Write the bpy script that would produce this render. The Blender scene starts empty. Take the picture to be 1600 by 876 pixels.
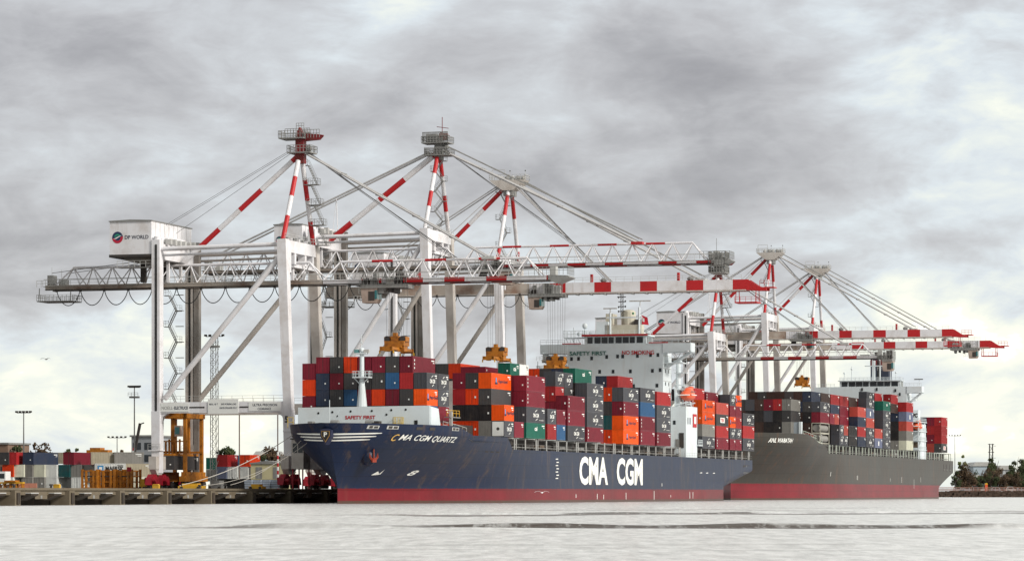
import bpy, math, random
from mathutils import Vector, Matrix
R = math.radians
random.seed(7)
S = bpy.context.scene
COL = S.collection

# ------------------------------------------------------------------ camera, sky, sun
cam_d = bpy.data.cameras.new('camera'); cam = bpy.data.objects.new('camera', cam_d); COL.objects.link(cam)
cam.location = (0, 0, 1.85); cam.rotation_euler = (R(90), 0, 0)
cam_d.sensor_width = 36; cam_d.lens = 112.5; cam_d.shift_y = 0.2072
cam_d.clip_start = 1; cam_d.clip_end = 30000
S.camera = cam
S.view_settings.view_transform = 'Standard'; S.view_settings.look = 'None'
S.view_settings.exposure = 0.36; S.view_settings.gamma = 1; S.view_settings.use_curve_mapping = False
S.cycles.max_bounces = 6; S.cycles.diffuse_bounces = 2; S.cycles.glossy_bounces = 3
S.render.film_transparent = False

SUN = Vector((0.78, -0.56, 0.58)).normalized()
sd = bpy.data.lights.new('sun', 'SUN'); sd.energy = 2.6; sd.angle = R(11); sd.color = (1, .95, .88)
so = bpy.data.objects.new('sun', sd); COL.objects.link(so)
so.rotation_euler = (-SUN).to_track_quat('-Z', 'Y').to_euler()

W = bpy.data.worlds.new('World'); S.world = W; W.use_nodes = True
nt = W.node_tree; nt.nodes.clear()
def N(t, **k):
    n = nt.nodes.new(t)
    for a, v in k.items(): setattr(n, a, v)
    return n
def lk(a, b): nt.links.new(a, b)
def mth(op, a, b=None, c=None):
    n = nt.nodes.new('ShaderNodeMath'); n.operation = op
    for i, x in enumerate((a, b, c)):
        if x is None: continue
        if isinstance(x, (int, float)): n.inputs[i].default_value = x
        else: nt.links.new(x, n.inputs[i])
    return n.outputs[0]
def ramp(f, stops, interp='EASE'):
    n = nt.nodes.new('ShaderNodeValToRGB'); n.color_ramp.interpolation = interp
    e = n.color_ramp.elements
    while len(e) > 1: e.remove(e[-1])
    e[0].position = stops[0][0]; e[0].color = (*stops[0][1], 1)
    for p, c in stops[1:]:
        x = e.new(p); x.color = (*c, 1)
    nt.links.new(f, n.inputs[0]); return n.outputs[0]
def mixc(f, a, b, typ='MIX'):
    n = nt.nodes.new('ShaderNodeMix'); n.data_type = 'RGBA'; n.blend_type = typ
    for i, x in ((0, f), (6, a), (7, b)):
        if isinstance(x, (int, float)): n.inputs[i].default_value = x
        elif isinstance(x, tuple): n.inputs[i].default_value = (*x, 1)
        else: nt.links.new(x, n.inputs[i])
    return n.outputs[2]
tc = N('ShaderNodeTexCoord')
sep = N('ShaderNodeSeparateXYZ'); lk(tc.outputs['Generated'], sep.inputs[0])
def noise(vec, scale, detail, rough, sc=(1, 1, 1), off=(0, 0, 0), dist=0.0):
    m = N('ShaderNodeMapping'); m.inputs['Scale'].default_value = sc; m.inputs['Location'].default_value = off
    lk(vec, m.inputs[0])
    n = N('ShaderNodeTexNoise'); n.inputs['Scale'].default_value = scale; n.inputs['Detail'].default_value = detail
    n.inputs['Roughness'].default_value = rough; n.inputs['Distortion'].default_value = dist
    lk(m.outputs[0], n.inputs['Vector']); return n.outputs['Fac']
G = tc.outputs['Generated']
big = noise(G, 7, 5, .5, (1, 1, 2.6), (3.3, 0.2, 1.9), .3)
fin = noise(G, 22, 8, .55, (1, 1, 2.0), (7.1, 2.2, 0.4), .5)
wisp = noise(G, 70, 6, .65, (1, 1, 3.0), (1.1, 5.2, 0.7), .5)
z = sep.outputs[2]; x = sep.outputs[0]; y = sep.outputs[1]
# denser and darker cloud base higher up, thin and bright towards the horizon, thinner to the east
cl = mth('ADD', mth('MULTIPLY', big, .58), mth('ADD', mth('MULTIPLY', fin, .33), mth('MULTIPLY', wisp, .09)))
el = ramp(z, [(0.0, (.66,)*3), (.02, (.58,)*3), (.045, (.52,)*3), (.062, (.40,)*3), (.085, (.34,)*3), (.11, (.32,)*3), (.135, (.40,)*3), (.156, (.52,)*3), (.18, (.95,)*3), (.40, (.95,)*3), (.55, (.20,)*3), (1, (.15,)*3)])  # bright band above the view added to whiten the water, zenith dimmed for contrast
low = ramp(z, [(0, (1,)*3), (.055, (.75,)*3), (.085, (.18,)*3), (.13, (.10,)*3), (.15, (.30,)*3), (.2, (0,)*3)])
east = ramp(mth('ADD', x, .5), [(.36, (0, 0, 0)), (.5, (.12,)*3), (.60, (.34,)*3), (.68, (.50,)*3), (1, (.3,)*3)])
amp = ramp(z, [(0, (3.5,)*3), (.05, (3.4,)*3), (.08, (2.9,)*3), (.16, (2.7,)*3), (.3, (1.5,)*3)])
den = mth('ADD', mth('MULTIPLY', mth('SUBTRACT', cl, .5), amp), mth('ADD', el, mth('MULTIPLY', mth('MULTIPLY', east, low), .75)))
den = mth('ADD', den, mth('MULTIPLY', mth('MAXIMUM', x, 0), .55))
ccol = ramp(den, [(.0, (.285, .28, .295)), (.18, (.35, .347, .362)), (.34, (.43, .43, .445)), (.50, (.51, .525, .545)), (.64, (.60, .645, .675)),
                  (.80, (.74, .765, .70)), (.92, (.87, .86, .74)), (1.0, (1.04, 1.04, .97))], 'LINEAR')
# unseen sky behind the viewer dimmed so faces towards the camera turn darker
bk = N('ShaderNodeMapRange'); lk(y, bk.inputs[0]); bk.inputs[1].default_value = -.35; bk.inputs[2].default_value = .45; bk.inputs[3].default_value = .6; bk.inputs[4].default_value = 1
ccol = mixc(1.0, ccol, bk.outputs[0], 'MULTIPLY')
sky = N('ShaderNodeTexSky', sky_type='NISHITA', sun_disc=False, sun_elevation=math.asin(SUN.z), sun_rotation=math.atan2(SUN.x, SUN.y))
b1 = N('ShaderNodeBackground'); b1.inputs[1].default_value = .09; lk(sky.outputs[0], b1.inputs[0])
b2 = N('ShaderNodeBackground'); b2.inputs[1].default_value = 1.0; lk(ccol, b2.inputs[0])
mx = N('ShaderNodeMixShader'); mx.inputs[0].default_value = .93
lk(b1.outputs[0], mx.inputs[1]); lk(b2.outputs[0], mx.inputs[2])
wo = N('ShaderNodeOutputWorld'); lk(mx.outputs[0], wo.inputs[0])

# ------------------------------------------------------------------ frame: w = towards the water, t = along the quay away from the camera
TH = R(16.72)
C0 = Vector((-25.03, 563.6, 0)); U = Vector((.2877, .9577, 0)); V = Vector((.9577, -.2877, 0))
def Q(w, t, z=0): return C0 + U * t + V * w + Vector((0, 0, z))
def inv(px, D):                       # a ground point (w, t) of the place seen at that bearing and distance
    p = Vector(((px - 800) / 5000 * D, D, 0)) - C0
    return p.dot(V), p.dot(U)

# ------------------------------------------------------------------ materials
MATS = {}
def mat(name, col=(.5,.5,.5), rough=.6, spec=.4, metal=0, dirt=.25, dirtcol=(.12, .08, .05), scale=.5, var=0.0, streak=True, bump=0.0, emit=None):
    if name in MATS: return MATS[name]
    global nt
    m = bpy.data.materials.new(name); m.use_nodes = True
    old = nt; nt = m.node_tree
    b = nt.nodes['Principled BSDF']
    b.inputs['Roughness'].default_value = rough; b.inputs['Metallic'].default_value = metal
    b.inputs['Specular IOR Level'].default_value = spec
    t = nt.nodes.new('ShaderNodeTexCoord')
    oi = nt.nodes.new('ShaderNodeObjectInfo')
    add = nt.nodes.new('ShaderNodeVectorMath'); add.operation = 'ADD'
    sc = nt.nodes.new('ShaderNodeVectorMath'); sc.operation = 'SCALE'; sc.inputs['Scale'].default_value = 1
    nt.links.new(oi.outputs['Location'], sc.inputs[0])
    nt.links.new(t.outputs['Object'], add.inputs[0]); nt.links.new(sc.outputs[0], add.inputs[1])
    v = add.outputs[0]
    n1 = noise(v, scale, 6, .65)
    f = ramp(n1, [(.42, (0, 0, 0)), (.75, (1, 1, 1))])
    if streak:
        n2 = noise(v, scale * 3, 4, .6, (1, 1, .12))
        f2 = ramp(n2, [(.5, (0, 0, 0)), (.8, (1, 1, 1))])
        f = mth('MAXIMUM', f, f2)
    f = mth('MULTIPLY', f, dirt)
    c = mixc(f, col, dirtcol)
    if var:
        k = mth('ADD', mth('MULTIPLY', oi.outputs['Random'], var * 2), 1 - var)
        h = nt.nodes.new('ShaderNodeHueSaturation'); nt.links.new(k, h.inputs['Value']); nt.links.new(c, h.inputs['Color'])
        c = h.outputs[0]
    nt.links.new(c, b.inputs['Base Color'])
    if bump:
        bn = nt.nodes.new('ShaderNodeBump'); bn.inputs['Strength'].default_value = bump; bn.inputs['Distance'].default_value = .05
        nt.links.new(noise(v, scale * 8, 4, .6), bn.inputs['Height']); nt.links.new(bn.outputs[0], b.inputs['Normal'])
    if emit:
        b.inputs['Emission Color'].default_value = (*emit, 1); b.inputs['Emission Strength'].default_value = 1
    nt = old
    MATS[name] = m; return m

CW = mat('crane_white', (.80, .795, .82), .5, dirt=.42, dirtcol=(.42, .34, .28), scale=.3)
DR = mat('dull_red', (.20, .012, .018), .6, dirt=.5)
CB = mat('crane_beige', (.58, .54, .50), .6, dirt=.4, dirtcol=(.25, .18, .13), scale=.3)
STAY = mat('stay_grey', (.50, .495, .49), .6, dirt=.4, dirtcol=(.2, .17, .15), scale=.3)
CRST = mat('rusty_chord', (.50, .44, .38), .75, dirt=.85, dirtcol=(.20, .075, .03), scale=.16, streak=False)
CR = mat('crane_red', (.50, .016, .02), .5, dirt=.25, dirtcol=(.16, .02, .02), scale=.4)
DK = mat('dark_steel', (.045, .04, .038), .7, dirt=.3)
GS = mat('grey_steel', (.26, .26, .25), .6, dirt=.45, dirtcol=(.1, .08, .06))
LS = mat('light_steel', (.5, .5, .48), .5, dirt=.3)
RUB = mat('black_cable', (.02, .02, .02), .6, dirt=0)
ROPE = mat('wire_rope', (.16, .16, .16), .6, dirt=0)
OR = mat('machine_orange', (.46, .165, .012), .55, dirt=.8, dirtcol=(.12, .035, .01), scale=.9)
YL = mat('machine_yellow', (.75, .42, .03), .55, dirt=.3)
RD = mat('bogie_red', (.34, .008, .022), .55, dirt=.6, dirtcol=(.06, .01, .01), scale=.8)
GL = mat('window_glass', (.02, .025, .03), .12, .6, dirt=0)
TG = mat('teal_glass', (.03, .16, .17), .15, .6, dirt=0)
WH = mat('ship_white', (.68, .745, .77), .5, dirt=.22, dirtcol=(.42, .34, .27), scale=.25)
WH2 = mat('mark_white', (.85, .86, .83), .6, dirt=.12, dirtcol=(.5, .5, .45))
LT = mat('letter_white', (.85, .86, .82), .6, dirt=.25, dirtcol=(.45, .33, .2), scale=.35)
LR = mat('letter_red', (.50, .02, .03), .6, dirt=.2)
LG = mat('letter_green', (.015, .13, .10), .6, dirt=.1)
LN = mat('letter_navy', (.02, .025, .06), .6, dirt=.1)
LK = mat('letter_black', (.015, .015, .015), .6, dirt=0)
LB = mat('letter_blue', (.05, .25, .5), .6, dirt=0)
YM = mat('rail_yellow', (.7, .5, .1), .6, dirt=.2)
SG = mat('ship_grey', (.33, .38, .42), .6, dirt=.25)
CON = mat('quay_concrete', (.15, .122, .085), .85, dirt=.7, dirtcol=(.11, .085, .05), scale=.5, bump=.3)
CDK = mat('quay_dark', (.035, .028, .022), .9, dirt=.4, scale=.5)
LBO = mat('lifeboat_orange', (.75, .11, .035), .4, dirt=.1)

def hull_mat(name, top, boot, zline, topd, rust):
    global nt
    m = bpy.data.materials.new(name); m.use_nodes = True; old = nt; nt = m.node_tree
    b = nt.nodes['Principled BSDF']; b.inputs['Roughness'].default_value = .45; b.inputs['Specular IOR Level'].default_value = .30
    t = nt.nodes.new('ShaderNodeTexCoord'); v = t.outputs['Object']
    s = nt.nodes.new('ShaderNodeSeparateXYZ'); nt.links.new(v, s.inputs[0])
    n1 = noise(v, .06, 8, .68, (1, 1, 1.6)); n2 = noise(v, .5, 6, .7, (1, 1, .13)); n3 = noise(v, 1.3, 5, .6, (1, 1, .5))
    c = mixc(ramp(n1, [(.38, (0,)*3), (.68, (1,)*3)]), top, topd)
    c = mixc(mth('MULTIPLY', ramp(n2, [(.52, (0,)*3), (.70, (1,)*3)]), .6), c, rust)
    # plate seams
    br = nt.nodes.new('ShaderNodeTexBrick'); mp = nt.nodes.new('ShaderNodeMapping'); mp.inputs['Rotation'].default_value = (R(90), 0, R(90))
    cmb = nt.nodes.new('ShaderNodeCombineXYZ'); nt.links.new(s.outputs[1], cmb.inputs[0]); nt.links.new(s.outputs[2], cmb.inputs[1])
    nt.links.new(cmb.outputs[0], br.inputs['Vector'])
    br.inputs['Scale'].default_value = 1; br.inputs['Brick Width'].default_value = 9; br.inputs['Row Height'].default_value = 2.35; br.inputs['Mortar Size'].default_value = .05
    br.inputs['Color1'].default_value = (1, 1, 1, 1); br.inputs['Color2'].default_value = (.88, .88, .88, 1); br.inputs['Mortar'].default_value = (.62, .6, .58, 1)
    cb = mixc(ramp(n1, [(.35, (0,)*3), (.7, (1,)*3)]), boot, tuple(k * .66 for k in boot))
    cb = mixc(mth('MULTIPLY', ramp(n2, [(.55, (0,)*3), (.75, (1,)*3)]), .3), cb, (.16, .06, .04))
    zz = mth('ADD', s.outputs[2], mth('MULTIPLY', mth('SUBTRACT', n3, .5), .35))
    c = mixc(mth('GREATER_THAN', zz, zline), cb, c)
    sl = mth('MULTIPLY', mth('LESS_THAN', zz, .5), mth('ADD', .4, n3))
    c = mixc(sl, c, (.07, .045, .03))
    c = mixc(1.0, c, br.outputs['Color'], 'MULTIPLY')
    nt.links.new(c, b.inputs['Base Color'])
    bn = nt.nodes.new('ShaderNodeBump'); bn.inputs['Strength'].default_value = .35; bn.inputs['Distance'].default_value = .12
    nt.links.new(noise(v, .35, 3, .5, (1, 1, 1.5)), bn.inputs['Height']); nt.links.new(bn.outputs[0], b.inputs['Normal'])
    nt.links.new(b.outputs[0], nt.nodes['Material Output'].inputs[0])
    nt = old; return m

# ------------------------------------------------------------------ mesh building
class MB:
    def __init__(s): s.v = []; s.f = []; s.m = []; s.ms = []
    def mi(s, m):
        if m not in s.ms: s.ms.append(m)
        return s.ms.index(m)
    def add(s, vs, fs, m):
        o = len(s.v); s.v += [Vector(v) for v in vs]; k = s.mi(m)
        for f in fs: s.f.append([i + o for i in f]); s.m.append(k)
    def box(s, x0, x1, y0, y1, z0, z1, m):
        s.add([(x0, y0, z0), (x1, y0, z0), (x1, y1, z0), (x0, y1, z0), (x0, y0, z1), (x1, y0, z1), (x1, y1, z1), (x0, y1, z1)],
              [(0, 3, 2, 1), (4, 5, 6, 7), (0, 1, 5, 4), (1, 2, 6, 5), (2, 3, 7, 6), (3, 0, 4, 7)], m)
    def beam(s, a, b, wx, wy, m, wx2=None, wy2=None, up=None):
        a = Vector(a); b = Vector(b); d = (b - a)
        if d.length < 1e-6: return
        d.normalize()
        ref = Vector(up) if up else (Vector((0, 1, 0)) if abs(d.y) < .9 else Vector((0, 0, 1)))
        e1 = ref.cross(d).normalized(); e2 = d.cross(e1).normalized()
        wx2 = wx if wx2 is None else wx2; wy2 = wy if wy2 is None else wy2
        vs = []
        for p, h, k in ((a, wx, wy), (b, wx2, wy2)):
            for q, r in ((-1, -1), (1, -1), (1, 1), (-1, 1)): vs.append(p + e1 * (q * h / 2) + e2 * (r * k / 2))
        s.add(vs, [(0, 1, 2, 3), (7, 6, 5, 4), (0, 4, 5, 1), (1, 5, 6, 2), (2, 6, 7, 3), (3, 7, 4, 0)], m)
    def tube(s, a, b, r, m, n=8, r2=None, caps=True):
        a = Vector(a); b = Vector(b); d = b - a
        if d.length < 1e-6: return
        d.normalize(); r2 = r if r2 is None else r2
        e1 = d.orthogonal().normalized(); e2 = d.cross(e1)
        vs = []
        for p, k in ((a, r), (b, r2)):
            for i in range(n):
                t = 2 * math.pi * i / n; vs.append(p + e1 * (math.cos(t) * k) + e2 * (math.sin(t) * k))
        fs = [(i, (i + 1) % n, n + (i + 1) % n, n + i) for i in range(n)]
        if caps: fs += [tuple(range(n - 1, -1, -1)), tuple(range(n, 2 * n))]
        s.add(vs, fs, m)
    def path(s, pts, r, m, n=5):
        for i in range(len(pts) - 1): s.tube(pts[i], pts[i + 1], r, m, n, caps=False)
    def striped(s, a, b, r, pattern, n=10, square=False, wy=None):
        a = Vector(a); b = Vector(b); tot = sum(p[0] for p in pattern); q = 0
        for L, m in pattern:
            p0 = a.lerp(b, q / tot); q += L; p1 = a.lerp(b, q / tot)
            if square: s.beam(p0, p1, r, wy or r, m)
            else: s.tube(p0, p1, r, m, n)
    def disc(s, c, r, nrm, m, n=12):
        c = Vector(c); d = Vector(nrm).normalized(); e1 = d.orthogonal().normalized(); e2 = d.cross(e1)
        s.add([c + e1 * (math.cos(2 * math.pi * i / n) * r) + e2 * (math.sin(2 * math.pi * i / n) * r) for i in range(n)], [tuple(range(n))], m)
    def ball(s, c, rx, ry, rz, m, nu=12, nv=8):
        c = Vector(c); vs = []; fs = []
        for j in range(nv + 1):
            p = math.pi * j / nv
            for i in range(nu):
                t = 2 * math.pi * i / nu
                vs.append(c + Vector((rx * math.sin(p) * math.cos(t), ry * math.sin(p) * math.sin(t), rz * math.cos(p))))
        for j in range(nv):
            for i in range(nu):
                fs.append((j * nu + i, (j + 1) * nu + i, (j + 1) * nu + (i + 1) % nu, j * nu + (i + 1) % nu))
        s.add(vs, fs, m)
    def prism(s, poly, axis, a, b, m):      # poly in the other two axes (order x,y,z without axis)
        n = len(poly); vs = []
        for q in (a, b):
            for p in poly:
                if axis == 'y': vs.append((p[0], q, p[1]))
                elif axis == 'x': vs.append((q, p[0], p[1]))
                else: vs.append((p[0], p[1], q))
        s.add(vs, [tuple(range(n)), tuple(range(2 * n - 1, n - 1, -1))] + [(i, (i + 1) % n, n + (i + 1) % n, n + i) for i in range(n)], m)
    def rail(s, pts, h=1.1, r=.035, step=1.6, m=None, closed=False):
        m = m or LS
        if closed: pts = pts + [pts[0]]
        for i in range(len(pts) - 1):
            a = Vector(pts[i]); b = Vector(pts[i + 1]); L = (b - a).length
            for k in (h, h * .55): s.tube(a + Vector((0, 0, k)), b + Vector((0, 0, k)), r, m, 4, caps=False)
            n = max(1, int(L / step))
            for j in range(n + 1):
                p = a.lerp(b, j / n); s.tube(p, p + Vector((0, 0, h)), r, m, 4, caps=False)
    def stairs(s, x, y, z0, z1, dx, w=.8, m=None, flights=None, dy=0):
        m = m or GS; n = flights or max(1, round((z1 - z0) / 4.2)); h = (z1 - z0) / n
        for i in range(n):
            za = z0 + i * h; zb = za + h; xa, xb = (x, x + dx) if i % 2 == 0 else (x + dx, x)
            for yy in (y, y + w):
                s.beam((xa, yy, za), (xb, yy, zb), .08, .25, m)
                s.tube((xa, yy, za + 1), (xb, yy, zb + 1), .035, m, 4)
            for k in range(8):
                p = Vector((xa, y, za)).lerp(Vector((xb, y, zb)), (k + .5) / 8); s.box(p.x - .12, p.x + .12, y, y + w, p.z, p.z + .05, m)
            s.box(min(xb, xb + (.9 if xb > xa else -.9)), max(xb, xb + (.9 if xb > xa else -.9)), y - .1, y + w + .1, zb - .12, zb, m)
            e = 1 if xb > xa else -1
            s.rail([(xb, y - .1, zb), (xb + e * .9, y - .1, zb), (xb + e * .9, y + w + .1, zb)], 1.05, .035, .9, m)
    def build(s, name, parent=None, org=(0, 0, 0), smooth=False, label=None):
        o3 = Vector(org); me = bpy.data.meshes.new(name)
        me.from_pydata([v - o3 for v in s.v], [], s.f)
        for m in s.ms: me.materials.append(m)
        me.polygons.foreach_set('material_index', s.m)
        if smooth: me.polygons.foreach_set('use_smooth', [True] * len(s.f))
        me.update()
        o = bpy.data.objects.new(name, me); COL.objects.link(o)
        if parent: o.parent = parent
        if label: o['label'] = label
        return o

def tag(o, label=None, cat=None, group=None, kind=None):
    if label: o['label'] = label
    if cat: o['category'] = cat
    if group: o['group'] = group
    if kind: o['kind'] = kind
    return o
class Thing:
    """an Empty at (w,t,z) of the quay frame; parts are built in quay-frame coordinates"""
    def __init__(s, name, w, t, z, label, cat, group=None):
        s.o = bpy.data.objects.new(name, None); COL.objects.link(s.o); s.o.empty_display_size = 1
        s.o.location = Q(w, t, z); s.o.rotation_euler = (0, 0, -TH); s.org = (w, t, z); tag(s.o, label, cat, group)
    def part(s, name, mb, smooth=False, parent=None, label=None):
        return mb.build(name, parent or s.o, s.org, smooth, label)
def solo(name, mb, w, t, z, label, cat, group=None, smooth=False, kind=None):
    o = mb.build(name, None, (w, t, z), smooth); o.location = Q(w, t, z); o.rotation_euler = (0, 0, -TH)
    return tag(o, label, cat, group, kind)
def copy_tree(o, parent=None):
    c = o.copy(); COL.objects.link(c)
    if parent: c.parent = parent
    for ch in list(o.children): copy_tree(ch, c)
    return c

_txt = {}
def text2d(s, bold=.02, shear=0.0):
    """outline of a word as flat faces in a unit box"""
    k = (s, bold, shear)
    if k in _txt: return _txt[k]
    cu = bpy.data.curves.new('t', 'FONT'); cu.body = s; cu.offset = bold; cu.resolution_u = 3; cu.shear = shear
    ob = bpy.data.objects.new('t', cu); COL.objects.link(ob)
    dg = bpy.context.evaluated_depsgraph_get(); dg.update()
    me = bpy.data.meshes.new_from_object(ob.evaluated_get(dg))
    vs = [v.co.copy() for v in me.vertices]; fs = [tuple(p.vertices) for p in me.polygons]
    bpy.data.objects.remove(ob); bpy.data.curves.remove(cu); bpy.data.meshes.remove(me)
    x0 = min(v.x for v in vs); x1 = max(v.x for v in vs); y0 = min(v.y for v in vs); y1 = max(v.y for v in vs)
    _txt[k] = ([((v.x - x0) / (x1 - x0), (v.y - y0) / (y1 - y0)) for v in vs], fs); return _txt[k]
def put_text(mb, s, m, fn, bold=.02, shear=0.0):
    vs, fs = text2d(s, bold, shear); mb.add([fn(a, b) for a, b in vs], fs, m)
def text_front(mb, s, x0, x1, y, z0, z1, m, bold=.02, shear=0):   # on a face looking towards -t
    put_text(mb, s, m, lambda a, b: (x0 + (x1 - x0) * a, y, z0 + (z1 - z0) * b), bold, shear)
def text_side(mb, s, x, y0, y1, z0, z1, m, bold=.02, shear=0):    # on a face looking towards +w, reads from -t to +t
    put_text(mb, s, m, lambda a, b: (x, y0 + (y1 - y0) * a, z0 + (z1 - z0) * b), bold, shear)

# ------------------------------------------------------------------ setting: water, quay, land
def water_height(X, Y):
    h = 0
    for (d0, slope, amp, wid, x0, x1, ph) in WAVES:
        k = Y - (d0 + slope * X + 1.3 * math.sin(X * .09 + ph) + .6 * math.sin(X * .31 + ph * 2))
        a = amp
        if X < x0: a *= max(0, 1 - (x0 - X) / 9)
        if X > x1: a *= max(0, 1 - (X - x1) / 9)
        if a > 0: h += a * math.exp(-(k / wid) ** 2) * (.75 + .25 * math.sin(X * .5 + ph))
    return h
# wake ridges running across the river: (distance, slope, height, half width, from x, to x, phase)
WAVES = [(170, -.02, .26, 1.1, -16, 60, 1.0), (173.5, -.02, .10, .8, 4, 60, 2.0), (166, .0, .07, .8, -60, -2, 2.4), (278, .55, .17, 1.5, -8, 50, 3.2), (262, .25, .06, 1.2, -60, -12, .4),
         (300, .2, .09, 1.2, 10, 60, 5.0), (330, .1, .09, 1.2, -10, 60, 4.0), (385, 0, .14, 1.4, 12, 46, 4.7), (112, .05, .07, .6, -30, 30, 2.2), (101, -.1, .05, .5, -20, 30, .7)]
def water():
    global nt
    m = bpy.data.materials.new('river_water'); m.use_nodes = True; old = nt; nt = m.node_tree
    b = nt.nodes['Principled BSDF']; b.inputs['Base Color'].default_value = (.13, .10, .075, 1)
    b.inputs['Roughness'].default_value = .25; b.inputs['IOR'].default_value = 1.6; b.inputs['Specular IOR Level'].default_value = .5
    g = nt.nodes.new('ShaderNodeNewGeometry'); v = g.outputs['Position']
    h1 = noise(v, .55, 8, .66, (.45, 1, 1)); h2 = noise(v, .09, 4, .6, (.3, 1.2, 1)); h3 = noise(v, 3.0, 4, .6, (.6, 1, 1))
    h = mth('ADD', mth('MULTIPLY', h1, .8), mth('ADD', mth('MULTIPLY', h2, .75), mth('MULTIPLY', h3, .22)))
    bn = nt.nodes.new('ShaderNodeBump'); bn.inputs['Strength'].default_value = 1; bn.inputs['Distance'].default_value = .32
    nt.links.new(h, bn.inputs['Height']); nt.links.new(bn.outputs[0], b.inputs['Normal'])
    # sky glare painted as a pale base, dark wave faces as brown streaks
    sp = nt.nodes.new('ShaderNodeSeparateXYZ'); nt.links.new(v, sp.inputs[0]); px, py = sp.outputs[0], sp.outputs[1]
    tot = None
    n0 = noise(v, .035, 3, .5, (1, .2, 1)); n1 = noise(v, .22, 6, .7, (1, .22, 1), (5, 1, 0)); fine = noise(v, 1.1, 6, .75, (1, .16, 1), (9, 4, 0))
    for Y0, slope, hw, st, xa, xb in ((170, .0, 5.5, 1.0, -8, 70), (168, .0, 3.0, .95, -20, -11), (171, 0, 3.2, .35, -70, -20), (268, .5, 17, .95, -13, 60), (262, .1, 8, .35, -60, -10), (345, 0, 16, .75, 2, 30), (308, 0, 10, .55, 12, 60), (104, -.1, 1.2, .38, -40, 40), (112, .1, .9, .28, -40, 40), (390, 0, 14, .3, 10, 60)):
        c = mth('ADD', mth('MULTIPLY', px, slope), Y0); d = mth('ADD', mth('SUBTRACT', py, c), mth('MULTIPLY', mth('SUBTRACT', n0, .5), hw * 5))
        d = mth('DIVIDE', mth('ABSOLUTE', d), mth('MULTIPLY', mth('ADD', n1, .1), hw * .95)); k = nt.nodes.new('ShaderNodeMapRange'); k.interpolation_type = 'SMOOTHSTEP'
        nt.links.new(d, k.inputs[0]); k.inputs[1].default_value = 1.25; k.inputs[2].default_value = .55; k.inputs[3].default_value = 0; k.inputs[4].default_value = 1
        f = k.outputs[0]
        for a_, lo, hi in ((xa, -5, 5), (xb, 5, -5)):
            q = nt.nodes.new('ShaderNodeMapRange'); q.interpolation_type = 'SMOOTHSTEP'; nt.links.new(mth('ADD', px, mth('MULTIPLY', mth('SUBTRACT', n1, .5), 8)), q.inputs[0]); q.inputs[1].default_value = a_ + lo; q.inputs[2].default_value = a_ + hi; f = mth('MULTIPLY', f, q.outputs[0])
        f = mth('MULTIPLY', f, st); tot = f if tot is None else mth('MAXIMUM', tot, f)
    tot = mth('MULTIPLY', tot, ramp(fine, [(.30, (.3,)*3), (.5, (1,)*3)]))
    base = mixc(ramp(fine, [(.3, (0,)*3), (.7, (1,)*3)]), (.44, .435, .42), (.86, .86, .84))  # ripple sparkle painted into the pale glare colour
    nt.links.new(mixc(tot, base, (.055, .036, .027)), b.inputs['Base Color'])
    nt.links.new(mth('SUBTRACT', .5, mth('MULTIPLY', tot, .49)), b.inputs['Specular IOR Level'])  # reflection cut along the painted wave bands
    nt = old
    ys = []; y = 60.0
    while y < 460: ys.append(y); y += .32 if 90 < y < 125 or 158 < y < 182 or 245 < y < 345 or 372 < y < 398 else 2.0
    xs = [-110 + i * 1.1 for i in range(201)]
    vs = [(X, Y, water_height(X, Y)) for Y in ys for X in xs]; nx = len(xs)
    fs = [(j * nx + i, j * nx + i + 1, (j + 1) * nx + i + 1, (j + 1) * nx + i) for j in range(len(ys) - 1) for i in range(nx - 1)]
    x0, x1, y0, y1 = xs[0], xs[-1], ys[0], ys[-1]
    o = len(vs)     # the rest of the river round the finely modelled patch
    vs += [(-3000, -2000, 0), (3000, -2000, 0), (3000, 4000, 0), (-3000, 4000, 0), (x0, y0, 0), (x1, y0, 0), (x1, y1, 0), (x0, y1, 0)]
    fs += [(o, o + 1, o + 5, o + 4), (o + 1, o + 2, o + 6, o + 5), (o + 2, o + 3, o + 7, o + 6), (o + 3, o, o + 4, o + 7)]
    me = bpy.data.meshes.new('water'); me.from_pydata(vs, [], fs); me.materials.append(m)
    me.polygons.foreach_set('use_smooth', [True] * len(fs)); me.update()
    w = bpy.data.objects.new('water', me); COL.objects.link(w); tag(w, kind='structure')
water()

ASP = mat('ground_asphalt', (.10, .095, .09), .9, dirt=.4, scale=.05, streak=False)
ZQ = 2.57; WQ = -18.0
def land():
    mb = MB()
    # one land sheet behind the quay edge reaching the horizon, and the far shore
    e0 = (WQ - 5, -260); e1 = (WQ - 5, 690)
    a = Q(*e0, ZQ - .02); b = Q(*e1, ZQ - .02)
    sh = [Vector((250, 1392, ZQ - .02)), Vector((420, 1392, ZQ - .02)), Vector((9000, 1392, ZQ - .02))]
    poly = [a, b, Vector((b.x + 8, 1392, ZQ - .02))] + sh[1:] + [Vector((9000, 14000, ZQ - .02)), Vector((-9000, 14000, ZQ - .02)), Vector((-9000, a.y - 400, ZQ - .02))]
    mb.add(poly, [tuple(range(len(poly)))], ASP)
    o = mb.build('ground'); tag(o, kind='structure')
land()

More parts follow.
